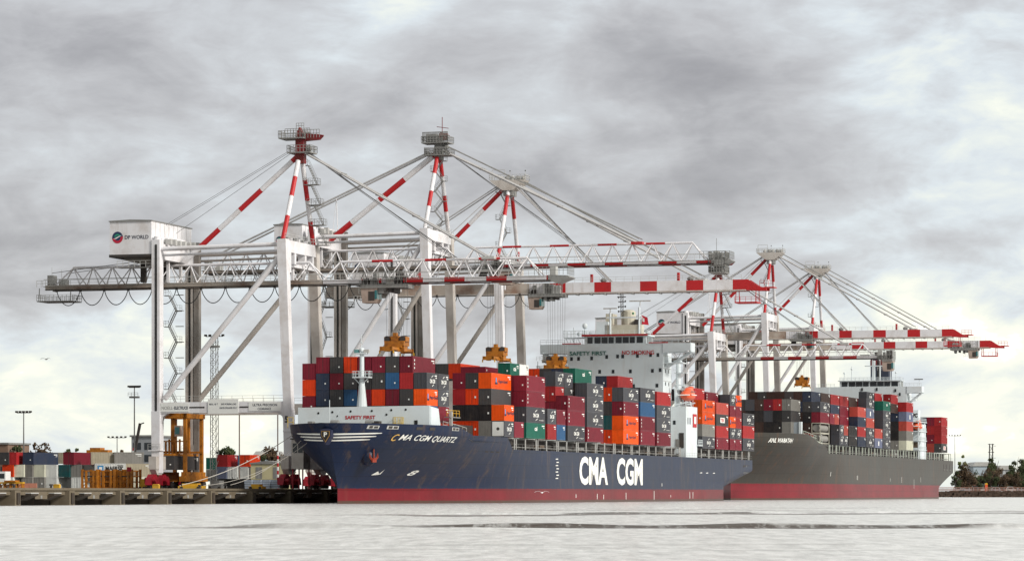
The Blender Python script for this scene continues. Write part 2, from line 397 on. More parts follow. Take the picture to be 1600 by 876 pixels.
def quay():
    th = Thing('quay_wall', WQ, 0, 0, 'long concrete quay wall with fender columns along the dark waterline', 'quay')
    mb = MB(); mb.box(-24, WQ, -260, 690, 1.55, ZQ, CON); th.part('deck_slab', mb)
    mb = MB(); mb.box(WQ - .05, WQ + .28, -260, 690, ZQ - .32, ZQ + .03, CON); th.part('capping_beam', mb)
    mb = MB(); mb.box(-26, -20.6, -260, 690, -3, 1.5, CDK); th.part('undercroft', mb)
    P = 18.9
    for k in range(-7, 30):
        t = -106.2 + P * k
        if t < -255 or t > 680: continue
        mb = MB(); mb.box(-20.4, WQ + .75, t - .95, t + .95, -2, ZQ - .36, CON)
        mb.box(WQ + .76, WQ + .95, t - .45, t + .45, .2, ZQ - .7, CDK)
        th.part('fender_column', mb)
        for dt in (5.4, 13.4):
            mb = MB(); c = t + dt
            mb.prism([(-19.5, 1.9), (WQ + .9, 1.75), (WQ + .9, 1.5), (-18.9, .75), (-19.5, .75)], 'y', c - 1.25, c + 1.25, CDK)
            mb.box(-19.4, WQ + .94, c - 1.3, c + 1.3, 1.76, 1.9, LS)
            th.part('fender_bracket', mb)
        mb = MB(); mb.box(WQ - .02, WQ + .05, t + 7.4, t + 11.6, .95, 1.54, CON); mb.box(WQ + .055, WQ + .09, t + 9.2, t + 9.8, 1.0, 1.5, GS)
        th.part('wall_panel', mb)
quay()

# ------------------------------------------------------------------ hulls
class Hull:
    def __init__(s, t0, L, red, zf, zm, zd, f1, f2, f3, f4, wl0, zbt):
        s.__dict__.update(locals())
    def top(s, y):
        P = [(0, s.zf), (s.f1, s.zf - .1), (s.f2, s.zm), (s.f3, s.zm), (s.f4, s.zd), (1e4, s.zd)]
        for i in range(len(P) - 1):
            if y <= P[i + 1][0]:
                a, b = P[i], P[i + 1]; return a[1] + (b[1] - a[1]) * (y - a[0]) / (b[0] - a[0])
    def g(s, z):
        k = min(1, max(0, (z - s.red) / (s.zf * .88 - s.red))); return k * k * (3 - 2 * k) * .6 + k * .4
    def stem(s, z): return s.wl0 * (1 - min(1, max(0, (z - s.red) / (s.zf - s.red))) ** 1.15)
    def y(s, q, z): return s.stem(z) * (1 - min(q / 60, 1)) + q
    def b(s, q, z):
        kw = min(1, q / 88); kd = min(1, q / 42)
        bw = 16.1 * (1 - (1 - kw) ** 1.9); bd = 16.1 * (1 - (1 - kd) ** 2.2) ** .6
        g = s.g(z); r = bw + (bd - bw) * g
        e = q - (s.L - 34)
        if e > 0:
            zb = s.bot(q); k = min(1, max(0, (z - zb) / (3.0 + 4 * (1 - e / 34))))
            r *= .35 + .65 * math.sin(k * math.pi / 2) if e > 2 else 1
            r -= .5 * (e / 34) ** 2
        return r
    def bot(s, q):
        e = max(0, (q - (s.L - 30)) / 30); return -1.5 + (s.zbt + 1.5) * e ** .9
    def at(s, y, z, off=.05):             # a point on the port side, y along the ship
        q = y
        for _ in range(12): q += y - s.y(q, z)
        q = max(q, 0.001); e = .25
        b0 = s.b(q, z); b1 = s.b(q + e, z); dy = s.y(q + e, z) - s.y(q, z)
        n = Vector((dy, -(b1 - b0))).normalized()
        return Vector((b0 + n.x * off, s.t0 + y + n.y * off, z))
    def build(s, th, m, name='hull'):
        qs = [0, .4, 1, 1.8, 3, 4.5, 6.5, 9, 12, 15, 18, 21, 24, 27, 30, 34, 38, 42, 47, 52, 56, 60, 70, 80, 90, 110, 130, 150, 170, 190, 210] + \
             [s.L - 34 + k * 2.4 for k in range(15)]
        qs = sorted(set([q for q in qs if q < s.L] + [s.f1 - .01, s.f2, s.f3, s.f4, s.L])); NZ = 26
        mb = MB(); vs = []; n = len(qs)
        for side in (1, -1):
            for q in qs:
                zt = s.top(q); zb = s.bot(q)
                for j in range(NZ + 1):
                    z = zb + (zt - zb) * j / NZ; vs.append((side * s.b(q, z), s.t0 + s.y(q, z), z))
        fs = []; w = NZ + 1
        for i in range(n - 1):
            for j in range(NZ):
                a = i * w + j; fs.append((a, a + w, a + w + 1, a + 1)); c = n * w + a; fs.append((c, c + 1, c + w + 1, c + w))
            fs.append((i * w, n * w + i * w, n * w + (i + 1) * w, (i + 1) * w))
        l = (n - 1) * w; fs += [(l + j, n * w + l + j, n * w + l + j + 1, l + j + 1) for j in range(NZ)]
        mb.add(vs, fs, m)
        o = th.part(name, mb, smooth=True)
        # sharp transom and knuckles
        me = o.data
        sharp = me.attributes.new('sharp_edge', 'BOOLEAN', 'EDGE') if 'sharp_edge' not in me.attributes else me.attributes['sharp_edge']
        for e in me.edges:
            a, b = me.vertices[e.vertices[0]].co, me.vertices[e.vertices[1]].co
            if a.y > s.t0 + s.L - .3 - th.org[1] and b.y > s.t0 + s.L - .3 - th.org[1]: sharp.data[e.index].value = True
        # weather deck
        mb = MB(); vs = []; fs = []
        for i, q in enumerate(qs):
            z = s.top(q) - (1.0 if q < s.f3 else .12); bb = max(.0, s.b(q, s.top(q)) - .15); yy = s.t0 + s.y(q, z) + (.2 if q < 1 else 0)
            vs += [(-bb, yy, z), (bb, yy, z)]
            if i: fs.append((2 * i - 2, 2 * i - 1, 2 * i + 1, 2 * i))
        mb.add(vs, fs, GS); th.part('deck', mb)
        return o
    def text(s, mb, txt, y0, y1, z0, z1, m, bold=.02, shear=0, off=.06):
        put_text(mb, txt, m, lambda a, b: s.at(y0 + (y1 - y0) * a, z0 + (z1 - z0) * b, off), bold, shear)
    def strip(s, mb, pts, m, off=.05, n=24):    # pts: [(y, zlow, zhigh)...]
        for i in range(len(pts) - 1):
            for k in range(n):
                a, b = k / n, (k + 1) / n; p, q = pts[i], pts[i + 1]
                def pt(u, j): return s.at(p[0] + (q[0] - p[0]) * u, p[j] + (q[j] - p[j]) * u, off)
                mb.add([pt(a, 1), pt(b, 1), pt(b, 2), pt(a, 2)], [(0, 1, 2, 3)], m)

H1 = Hull(-22.9, 264.3, 2.62, 13.7, 12.05, 9.9, 26.5, 33, 53.5, 57.8, 6.2, 4.6)
H2 = Hull(283.5, 276.5, 4.35, 17.7, 15.2, 12.75, 28.5, 40.5, 48.5, 54.5, 2.5, 6.0)
M1 = hull_mat('navy_hull_paint', (.004, .014, .050), (.19, .003, .011), 2.62, (.012, .020, .048), (.10, .065, .045))
M2 = hull_mat('grey_brown_hull_paint', (.048, .047, .042), (.21, .008, .018), 4.35, (.045, .036, .028), (.13, .06, .03))

SHIP1 = Thing('container_ship', 0, 50, 0, 'near navy blue container ship with tall white letters and red lower hull', 'container ship')
SHIP2 = Thing('container_ship', 0, 400, 0, 'far grey brown container ship berthed behind the stern of the navy ship', 'container ship')
hull1 = H1.build(SHIP1, M1); hull2 = H2.build(SHIP2, M2)

def sub(th, name, mb, parent, smooth=False): return th.part(name, mb, smooth, parent)

# lettering and marks of the near hull
for wd, ya, yb in (('CMA', 102.6, 124.5), ('CGM', 131.6, 153.2)): mb = MB(); H1.text(mb, wd, ya, yb, 3.45, 9.15, LT, .035); sub(SHIP1, 'lettering', mb, hull1)
def ysolve(H, px, z):                     # where along the hull a bearing meets its side
    best = None
    for k in range(0, 2600):
        y = k * .1 + .05; p = H.at(y, z); q = Q(p.x, p.y, 0); e = abs(800 + 5000 * q.x / q.y - px)
        if best is None or e < best[0]: best = (e, y)
        if best[0] < 1 and e > 8: break
    return best[1]
def zpx(py, s): return 1.85 + (769.5 - py) / s
a = ysolve(H1, 613, 11.3); b = ysolve(H1, 712, 11.0)
mb = MB()
put_text(mb, 'MA CGM QUARTZ', LT, lambda u, v: H1.at(a + (b - a) * (.085 + .915 * u), 10.75 + 1.15 * v - .25 * u, .08), .01, .25)
put_text(mb, 'C', mat('letter_gold', (.75, .45, .12), dirt=.1), lambda u, v: H1.at(a + (b - a) * (.065 * u), 10.75 + 1.15 * v, .08), .01, .25)
sub(SHIP1, 'ship_name', mb, hull1)
mb = MB()
for i, (z, pe) in enumerate(((12.0, 597), (11.45, 588), (10.9, 578))):
    ye = ysolve(H1, pe, z); H1.strip(mb, [(1.1, z - .34, z - .08), (ye - 1.2, z - .12, z + .1), (ye, z, z + .1)], LT, .06)
vs0 = [v.copy() for v in mb.v]; fs0 = [f[:] for f in mb.f]
for i in range(0, len(vs0)): pass
o = len(mb.v)
mb.add([(-v.x, v.y, v.z) for v in vs0], fs0, LT)
sub(SHIP1, 'bow_stripes', mb, hull1)
mb = MB()   # shield shaped badge on the stem
def badge(pts, m, off):
    y0, z0 = H1.stem(11.6) + H1.t0, 11.6
    mb.add([(p[0], y0 - off, z0 + p[1]) for p in pts], [tuple(range(len(pts)))], m)
mb.prism([(-1.0, 12.5), (-.4, 12.75), (.4, 12.75), (1.0, 12.5), (1.0, 11.5), (0, 10.0), (-1.0, 11.5)], 'y', H1.t0 + .2, H1.t0 + 2.0, LN)
mb.prism([(-.75, 12.35), (.75, 12.35), (.75, 11.55), (0, 10.4), (-.75, 11.55)], 'y', H1.t0 + .14, H1.t0 + .19, mat('badge_gold', (.30, .17, .04)))
mb.prism([(-.62, 12.25), (.62, 12.25), (.62, 11.6), (0, 10.65), (-.62, 11.6)], 'y', H1.t0 + .08, H1.t0 + .13, LK)
text_front(mb, 'P', -.28, .3, H1.t0 + .06, 11.35, 12.15, LT, .03)
sub(SHIP1, 'badge', mb, hull1)
# anchor in its recess
def anchor(H, th, px, z, par, m):
    y = ysolve(H, px, z); c = H.at(y, z, .25); t = H.at(y + .5, z, .25) - H.at(y - .5, z, .25); t.normalize(); n = Vector((t.y, -t.x, 0)); up = Vector((0, 0, 1))
    mb = MB(); mb.ball(c - n * .5, 1.4, 1.4, 1.6, M1 if H is H1 else M2); sub(th, 'hawse_bolster', mb, par, True)
    mb = MB(); c = c + n * 1.0
    mb.tube(c + up * 1.3, c - up * .7, .13, m, 8)
    for sg in (-1, 1):
        mb.beam(c - up * .7, c + t * (.8 * sg) - up * .1, .42, .28, m, .3, .2); mb.beam(c + t * (.8 * sg) - up * .1, c + t * (.9 * sg) + up * .65, .36, .25, m, .05, .05)
    mb.beam(c - up * .7 - t * .45, c - up * .7 + t * .45, .42, .42, m)
    sub(th, 'anchor', mb, par)
anchor(H1, SHIP1, 577, 8.0, hull1, mat('anchor_red', (.30, .035, .015), dirt=.6))
mb = MB()
y = ysolve(H1, 637, 5.2); put_text(mb, '8', LT, lambda u, v: H1.at(y + 2.6 * u, 4.9 + .9 * v, .06), .02, .35)
sub(SHIP1, 'hull_mark', mb, hull1); mb = MB(); y = ysolve(H1, 583, 5.3); H1.strip(mb, [(y, 4.9, 5.0), (y + .8, 4.95, 5.6), (y + 1.6, 5.0, 5.15), (y + 2.0, 5.1, 5.9)], LT, .06, 4)
sub(SHIP1, 'hull_mark', mb, hull1)
for k in range(7): mb = MB(); H1.strip(mb, [(85.5 + (k % 2) * .5, 4.6 + k * .62, 4.75 + k * .62), (87.2 + (k % 2) * .5, 4.6 + k * .62, 4.8 + k * .62)], LT, .06, 1); sub(SHIP1, 'draught_mark', mb, hull1)
for y, z, h in ((100, .9, .7), (116, .6, 1.1), (121, .6, .9), (139, .5, 1.4), (163, .4, 1.9), (178, .9, .5), (196, .6, 1.5), (199, .6, 1.5), (170, 3.3, .7)):
    mb = MB(); H1.strip(mb, [(y, z, z + h), (y + .35, z, z + h)], LT, .05, 1); sub(SHIP1, 'draught_mark', mb, hull1)
for y in (206, 212, 219): mb = MB(); H1.strip(mb, [(y, 6.4, 6.5), (y + 2.2, 6.4, 6.6)], LT, .05, 1); sub(SHIP1, 'draught_mark', mb, hull1)
for y0 in (14, 17.5, 43, 46, 49):
    mb = MB(); H1.strip(mb, [(y0, 12.7 if y0 < 40 else 9.2, 13.2 if y0 < 40 else 9.4), (y0 + 1.6, 12.7 if y0 < 40 else 9.2, 13.2 if y0 < 40 else 9.4)], DK, .05, 2); sub(SHIP1, 'fairlead_opening', mb, hull1)
for y0, L in ((4.3, 1.9), (7.6, 2.3), (24.6, 2.6)):
    mb = MB(); mb2 = MB(); H1.strip(mb2, [(y0, 12.75, 13.35), (y0 + L, 12.75, 13.3)], LS, .05, 4); H1.strip(mb, [(y0 + .3, 12.85, 13.25), (y0 + L * .45, 12.85, 13.25)], DK, .09, 2); H1.strip(mb, [(y0 + L * .55, 12.85, 13.2), (y0 + L * .9, 12.85, 13.2)], DK, .09, 2)
    sub(SHIP1, 'fairlead_opening', mb, hull1); sub(SHIP1, 'fairlead_frame', mb2, hull1)
for H, th, hu, ys in ((H1, SHIP1, hull1, (252.5,)), (H2, SHIP2, hull2, (252.5, 258.5, 266.5))):
    for y in ys:
        w = 8 if H is H1 else 3.5; zc = H.zd - 2.3
        mb = MB(); H.strip(mb, [(y, zc - 1.3, zc + 1.0), (y + w, zc - 1.3, zc + 1.0)], DK, .04, 6); sub(th, 'mooring_opening', mb, hu)
        mb = MB(); H.strip(mb, [(y, zc - .9, zc - .75), (y + w, zc - .9, zc - .75)], GS, .1, 3); H.strip(mb, [(y + w * .5, zc - 1.3, zc + 1), (y + w * .5 + .3, zc - 1.3, zc + 1)], LS, .1, 1); sub(th, 'mooring_fitting', mb, hu)
# lettering of the far hull
a2 = ysolve(H2, 1201, 15.6); b2 = ysolve(H2, 1239, 15.4)
mb = MB(); put_text(mb, 'ANL WARATAH', LT, lambda u, v: H2.at(a2 + (b2 - a2) * u, 15.1 + 1.2 * v, .08), .02, .3); sub(SHIP2, 'ship_name', mb, hull2)
mb = MB()
for y, z, h in ((95, 5.6, 1.2), (96, 5.6, 1.3), (150, 5.4, .9), (170, 5.0, 1.8), (193, 3.2, 3.0), (206, 5.3, 1.6), (62, 6.5, 1.2)): mb = MB(); H2.strip(mb, [(y, z, z + h), (y + .3, z, z + h)], LT, .05, 1); sub(SHIP2, 'draught_mark', mb, hull2)

# ---- deck fittings, houses
def deck_gear(th, H, t0, t1, zc, col, step):
    mb = MB(); mb.box(-13.2, 13.2, t0, t1, H.zd - .1, zc - .35, DK); mb.box(-13.6, 13.6, t0, t1, zc - .35, zc - .05, GS); th.part('hatch_coaming', mb)
    rnd = random.Random(int(t0)); t = t0 + .5; k = 0; ps = []
    while t < t1:
        mb = MB(); tall = (k % 2 == 0)
        mb.box(15.5, 15.66, t, t + .32, H.zd - .1, zc - .06, col)
        if tall: mb.box(15.5, 15.66, t + 1.25, t + 1.5, H.zd - .1, zc - .06, col); mb.beam((15.55, t + .3, H.zd + .9), (15.55, t + 1.3, H.zd + 1.0), .08, .08, col)
        mb.beam((13.62, t + .16, zc - .25), (15.49, t + .16, zc - .25), .12, .12, GS)
        th.part('stanchion', mb); t += step; k += 1
    mb = MB(); mb.rail([(15.9, t0, H.zd - .1), (15.9, t1, H.zd - .1)], 1.1, .022, 2.4, GS); th.part('deck_railing', mb)
    mb = MB(); t = t0
    while t < t1 - 4:
        L = rnd.uniform(1.5, 5); z = H.zd + rnd.uniform(.1, .8)
        mb.box(13.7, 14.3, t, t + L, z, z + rnd.uniform(.2, .8), rnd.choice([GS, DK, DK, DK, mat('deck_brown', (.13, .09, .06), dirt=.3), DK])); t += L + rnd.uniform(.3, 2.5)
    mb.tube((14.6, t0, H.zd + .5), (14.6, t1, H.zd + .5), .09, GS, 6)
    th.part('deck_piping', mb)
deck_gear(SHIP1, H1, 36, 239.5, 12.15, LS, 7.15)
deck_gear(SHIP2, H2, 339, 556, 15.25, mat('pale_green_steel', (.5, .55, .48), dirt=.4), 5.0)
mb = MB(); mb.box(-10, 10, 2, 30, 12.5, 14.2, DK); SHIP1.part('hatch_cover', mb)
mb = MB(); mb.box(-9, 9, 311, 326, 16.0, 18.0, GS); mb.box(-12, 12, 324, 339, 14, 15.2, GS); SHIP2.part('hatch_cover', mb)

def bow1():
    th = SHIP1
    mb = MB(); y = -3.4
    mb.prism([(-12.2, 12.7), (12.2, 12.7), (12.2, 17.05), (-12.2, 16.85)], 'y', y, y + .35, WH)
    for sx in (-1, 1): mb.prism([(y + .36, 12.7), (y + 6, 12.7), (y + 4.5, 16.6), (y + .36, 16.9)], 'x', sx * 12.2 - .15, sx * 12.2 + .15, WH)
    bw = th.part('breakwater', mb)
    mb = MB(); text_front(mb, 'SAFETY FIRST', -3.4, 2.2, y - .04, 14.75, 15.4, LR, .03); th.part('lettering', mb, parent=bw)
    mb = MB()
    for px, py in ((497.6, 644.5), (519.5, 643), (526.7, 649), (548, 642), (581, 641.5), (611.5, 640.5), (604, 647.5), (634, 640)):
        X0 = Q(0, y); w = ((px - 800) / 5000 * X0.y - X0.x) / (V.x - (px - 800) / 5000 * V.y)
        mb = MB(); mb.disc((w, y - .05, zpx(py, 5000 / X0.y)), .2, (0, -1, 0), LK); th.part('porthole', mb, parent=bw)
    mb = MB(); mb.box(9.4, 10.0, y - .06, y - .03, 13.4, 14.5, LK); th.part('doorway', mb, parent=bw)
    mb = MB()
    for x in (6.0, 7.3): mb.rail([(x, y - 1.6, 12.8), (x, y - .2, 12.8)], 2.2, .06, .7, YM)
    mb.rail([(6.0, y - 1.6, 12.8), (7.9, y - 1.6, 12.8)], 2.2, .06, .9, YM); mb.rail([(-13.0, y - 3, 13.2), (-12.0, y - 3, 13.2)], 1.9, .06, .6, YM)
    th.part('ladder_cage', mb)
    mb = MB()       # windlass, chocks, mooring gear along the bulwark
    rnd = random.Random(3)
    for x in (-6, -3.2, 0.6, 1.8, 4.2, -8): mb.box(x, x + rnd.uniform(.5, 1.3), y - 6.5, y - 5, 12.7, 13.5 + rnd.uniform(.1, .9), rnd.choice([GS, DK, LS]))
    for x in (-4, 2.4): mb.tube((x, y - 5.6, 13.9), (x + 1.4, y - 5.6, 13.9), .6, GS, 10)
    mb.tube((-4.5, y - 5, 12.7), (-4.5, y - 5, 18.0), .07, WH, 6); mb.beam((-4.3, y - 5, 13.6), (-2.7, y - 5, 16.2), .12, .12, WH)
    th.part('windlass', mb)
    mb = MB()       # foremast
    c = (0, -1.95)
    mb.tube((0, c[1], 12.7), (0, c[1], 17.2), 1.0, WH, 12, .92); mb.tube((0, c[1], 17.2), (0, c[1], 21.8), .9, WH, 12, .42); mb.tube((0, c[1], 21.8), (0, c[1], 26.3), .42, WH, 10, .38)
    mb.box(-1.45, 1.55, c[1] - 1, c[1] + 1, 22.0, 22.2, WH); mb.box(-1.0, 1.0, c[1] - .6, c[1] + .6, 26.2, 26.4, WH)
    mb.rail([(-1.45, c[1] - 1, 22.2), (1.55, c[1] - 1, 22.2), (1.55, c[1] + 1, 22.2), (-1.45, c[1] + 1, 22.2)], 1.0, .04, .6, WH, True)
    mb.beam((-1.3, c[1] - .5, 22.0), (-.4, c[1] - .4, 21.1), .12, .12, WH); mb.beam((1.4, c[1] - .5, 22.0), (.4, c[1] - .4, 21.1), .12, .12, WH)
    mb.tube((-.1, c[1], 26.4), (-.1, c[1], 29.6), .05, WH, 6); mb.box(-.35, .15, c[1] - .1, c[1] + .1, 28.1, 28.3, WH)
    for v in mb.v: v.x -= .8
    fm = th.part('foremast', mb)
    mb = MB(); tg = mat('pale_teal', (.12, .30, .30), dirt=.1); mb.box(-1.35, -.5, c[1] - .3, c[1] + .3, 26.4, 27.0, tg); mb.box(.4, 1.35, c[1] - .3, c[1] + .3, 26.4, 27.0, LS); mb.ball((0, c[1], 26.9), .5, .5, .45, WH); [setattr(v, 'x', v.x - .8) for v in mb.v]; th.part('lamp_cluster', mb, parent=fm)
    mb = MB(); mb.rail([(11.6, 6, 13.2), (12.6, 12, 12.6), (12.8, 16, 12.2)], 1.3, .05, 1.4, LS); mb.box(12.2, 12.6, 8, 8.4, 12.5, 16.2, LS); mb.rail([(12.0, 7, 15.4), (12.4, 13, 15.4)], 1.1, .05, 1.5, YL)
    mb.box(11.5, 12.6, 7, 13, 15.2, 15.35, GS); th.part('deck_railing', mb)
bow1()
def bow2():
    th = SHIP2; y = 315; mb = MB()
    mb.prism([(-13, 16.6), (12.2, 16.6), (12.2, 20.9), (-13, 20.7)], 'y', y, y + .4, SG); mb.box(12.2, 12.9, y - .2, y + 1.2, 16.6, 21.0, WH)
    bw = th.part('breakwater', mb)
    mb = MB(); mb.box(5.1, 6.3, y - .08, y - .03, 17.2, 18.6, DK); th.part('doorway', mb, parent=bw)
    mb = MB(); mb.beam((12.8, y + 1, 17.2), (15.6, y + 13, 15.2), .9, .5, mat('pale_green_steel')if False else MATS['pale_green_steel']); mb.rail([(13.2, y + 1, 17.0), (15.8, y + 14, 15.2)], 1.6, .07, 1.2, MATS['pale_green_steel'])
    rnd = random.Random(5)
    for k in range(5): mb.box(-8 + 3.5 * k, -7 + 3.5 * k, y - 5, y - 4, 16.6, 17.3 + rnd.uniform(.1, .7), GS)
    th.part('deck_railing', mb)
bow2()

def radar(mb, x, y, z, w, m=None):
    m = m or LS; mb.tube((x, y, z - 1.0), (x, y, z), .12, m, 6); mb.box(x - w / 2, x + w / 2, y - .15, y + .15, z, z + .28, m)
def house(th, t, hw, depth, zdk, ztop, wing, zwing, broom, zroof, band):
    mb = MB(); mb.box(-hw, hw, t, t + depth, zdk, ztop, WH)
    for z in [ztop - 2.85 * k for k in range(1, int((ztop - zdk) / 2.85))]: mb.box(hw, hw + .06, t + .3, t + depth - .3, z, z + .12, LS)
    h = th.part('superstructure', mb)
    for s in (-1, 1):
        mb = MB()
        mb.prism([(s * (hw - .01), ztop), (s * wing, ztop - 0.05), (s * wing, ztop - 1.75), (s * (hw + 1.5), ztop - 2.15), (s * (hw - .01), ztop - 2.15)], 'y', t - .15, t + .1, WH)
        mb.box(min(s * hw, s * wing), max(s * hw, s * wing), t + .1, t + 4.2, ztop - 2.15, ztop - 1.95, WH)
        mb.box(min(s * (wing - .15), s * wing), max(s * (wing - .15), s * wing), t + .1, t + 4.2, ztop - 2.15, ztop, WH)
        mb.beam((s * (wing - .5), t + 2, ztop - 2.2), (s * hw, t + 2, ztop - 5.6), .6, 1.1, WH)
        if s > 0: mb.rail([(s * hw, t + 4.3, ztop - 4.4), (s * (wing - 2), t + 4.3, ztop - 4.4)], 1.1, .05, 1.4, WH); mb.box(hw, wing - 2, t + 1, t + 4.3, ztop - 4.6, ztop - 4.4, WH)
        th.part('bridge_wing', mb)
    mb = MB(); x0, x1 = broom
    mb.box(x0, x1, t + .2, t + 6, ztop, zroof, WH); mb.box(x0 - .5, x1 + .5, t - .3, t + 6.4, zroof, zroof + .25, WH)
    br = th.part('bridge', mb)
    mb = MB(); n = 8; q = (x1 - x0 - 1.2) / n; rnd = random.Random(2)
    for k in range(n):
        a = x0 + .6 + q * k + .12; b = a + q - (.22 if k % 3 else .45); mb = MB(); mb.box(a, b, t + .12, t + .17, ztop + .12, zroof - .22, GL); th.part('window', mb, parent=br)
    for k in range(3): mb = MB(); mb.box(x1 + .02, x1 + .06, t + 1 + k * 1.6, t + 2.2 + k * 1.6, ztop + .12, zroof - .22, GL); th.part('window', mb, parent=br)
    if band:
        mb = MB(); mb.box(x0 - .55, x1 + .55, t - .36, t - .31, zroof + .02, zroof + .45, CR)
        for s in (-1, 1): mb.box(min(s * (abs(x1) + .7), s * (hw + 1.2)), max(s * (abs(x1) + .7), s * (hw + 1.2)), t - .2, t - .16, ztop, ztop + .22, CR)
        th.part('red_trim', mb)
    mb = MB(); mb.rail([(x0, t + .2, zroof + .25), (x1, t + .2, zroof + .25), (x1, t + 6, zroof + .25), (x0, t + 6, zroof + .25)], 1.0, .045, 1.3, WH, True)
    for s in (-1, 1): mb.rail([(s * (abs(x1) + .4), t, ztop), (s * wing, t, ztop)], 1.0, .05, 1.3, WH)
    th.part('railing', mb)
    return h
def house1():
    th = SHIP1; t = 168
    h = house(th, t, 11.2, 8, 9.8, 35.6, 17.6, 34, (-7.2, 7.2), 37.3, True)
    mb = MB(); text_front(mb, 'SAFETY FIRST', -10.6, -2.0, t - .2, 33.0, 33.95, LG, .02); th.part('safety_lettering', mb, parent=h)
    mb = MB(); text_front(mb, 'NO SMOKING', 1.7, 9.2, t - .2, 33.05, 34.0, LR, .02); th.part('smoking_lettering', mb, parent=h)
    mb = MB(); P = Q(0, t)
    for px, py in ((893, 559.5), (904, 559.5), (924.5, 559), (948, 557), (965, 556.5), (973, 556.5), (996, 556), (1016.5, 555), (1028, 555), (937, 580), (958, 580), (985, 580), (1019.5, 579.5), (1031.5, 578.5), (1026.5, 602.5), (990, 603), (955, 604)):
        w = ((px - 800) / 5000 * P.y - P.x) / (V.x - (px - 800) / 5000 * V.y); z = zpx(py, 5000 / P.y)
        mb = MB(); mb.box(w - .32, w + .32, t - .04, t - .01, z - .42, z + .42, GL); th.part('window', mb, parent=h)
    for k in range(6):
        for q in (2, 5): mb = MB(); mb.box(11.21, 11.27, t + q, t + q + .6, 12.5 + k * 2.85 + 2.2, 13.3 + k * 2.85 + 2.2, GL); th.part('window', mb, parent=h)
    mb = MB(); mb.box(11.3, 15.9, t + 2.6, t + 13.5, 9.8, 21.4, SG if False else WH); lo = th.part('side_block', mb)
    mb = MB(); mb.box(12.9, 13.5, t + 2.55, t + 2.59, 17.3, 18.2, GL); th.part('window', mb, parent=lo); mb = MB(); mb.box(14.3, 15.4, t + 2.5, t + 2.58, 12.0, 15.4, DK); mb.box(13.5, 14.4, t + 2.5, t + 2.58, 12.2, 14.0, GS); th.part('doorway', mb, parent=lo)
    mb = MB(); mb.box(15.95, 16.05, t + 9, t + 12.5, 16.8, 19.8, LR); mb.box(16.06, 16.1, t + 9.8, t + 11.6, 17.6, 19.2, WH2); th.part('side_sign', mb, parent=lo); mb = MB(); text_side(mb, '111', 15.95, t + 4, t + 7, 17.4, 18.9, LN); th.part('side_lettering', mb, parent=lo)
    mb = MB()
    for k in range(3): mb.rail([(15.6, t + 3 + 2 * k, 21.4), (15.6, t + 5 + 2 * k, 21.4)], 1.1, .06, 1, WH)
    mb.beam((14, t + 6, 21.4), (12.6, t + 6, 25.5), .25, .25, WH); mb.beam((15, t + 12, 21.4), (13, t + 12, 27), .25, .25, WH); mb.tube((15.5, t + 11, 21.4), (15.5, t + 11, 24), .06, WH, 5)
    mb.box(15.6, 16.4, t + 13, t + 17, 12.6, 12.8, WH); mb.rail([(16.3, t + 13, 12.8), (16.3, t + 17, 12.8)], 1.2, .06, 1, WH); th.part('side_railing', mb)
    mb = MB()       # crane post behind the house corner, stair platforms
    mb.tube((12.8, t + 8, 21), (12.8, t + 8, 31.5), .55, WH, 10); mb.box(12.0, 14.6, t + 7, t + 10, 25.2, 25.4, WH); mb.rail([(14.6, t + 7, 25.4), (14.6, t + 10, 25.4)], 1.1, .05, 1, WH)
    mb.box(12.0, 15, t + 7, t + 9, 29.0, 29.2, WH); mb.rail([(12, t + 6.9, 29.2), (15, t + 6.9, 29.2)], 1.1, .05, 1, WH); mb.ball((13.0, t + 8, 31.8), .7, .7, .5, WH); th.part('side_crane_post', mb)
    # top of the house
    mb = MB(); z0 = 37.6
    for x in (-1.9, 4.9):
        mb.tube((x, t + 3, z0), (x, t + 3, z0 + (5.2 if x < 0 else 6.3)), .25, WH, 8)
    mb.box(-2.7, 5.6, t + 2.8, t + 3.2, z0 + 3.9, z0 + 4.2, WH); radar(mb, -1.9, t + 3, z0 + 6.0, 3.2); radar(mb, 5.1, t + 3, z0 + 7.6, 5.0)
    mb.box(-3.2, 5.4, t + 3, t + 5.5, z0, z0 + 2.4, mat('cream_paint', (.55, .52, .42), dirt=.3)); mb.box(-5.2, -2.6, t + 3, t + 5, z0, z0 + 3.2, WH); th.part('mast', mb)
    mb = MB()
    for k in range(4): mb.box(-.25 - .25 * (k == 3), 1.4 + .1 * (k % 2), t + 3.9, t + 4.1, z0 + 5.4 + k * 1.1, z0 + 5.6 + k * 1.1, DK)
    for x in (.35, .85): mb.tube((x, t + 4, z0 + 3.9), (x, t + 4, z0 + 9.8), .09, DK, 5)
    for k in range(8): mb.beam((.35, t + 4, z0 + 4 + .7 * k), (.85, t + 4, z0 + 4.7 + .7 * k), .06, .06, DK)
    for x, k in ((-.2, 6.5), (1.4, 6.6), (-.2, 5.5), (1.4, 7.8), (-.2, 8.7)): mb.ball((x, t + 4, z0 + k), .18, .18, .25, DK, 6, 5)
    th.part('signal_mast', mb)
    mb = MB()
    mb.tube((-7.6, t + 2, z0 - 1.6), (-7.6, t + 2, z0 + 1.9), .12, WH, 6)
    mb.ball((-7.6, t + 2, z0 + 2.2), .62, .62, .7, WH); th.part('radome', mb); mb = MB(); mb.tube((-10.2, t + 2, z0 - 1.6), (-10.2, t + 2, z0 + 1.9), .12, WH, 6); mb.ball((-9.4, t + 3, z0 + .4), .4, .4, .4, WH); mb.ball((3.2, t + 4, z0 + 5.0), .25, .25, .3, mat('mast_green', (.05, .25, .1)))
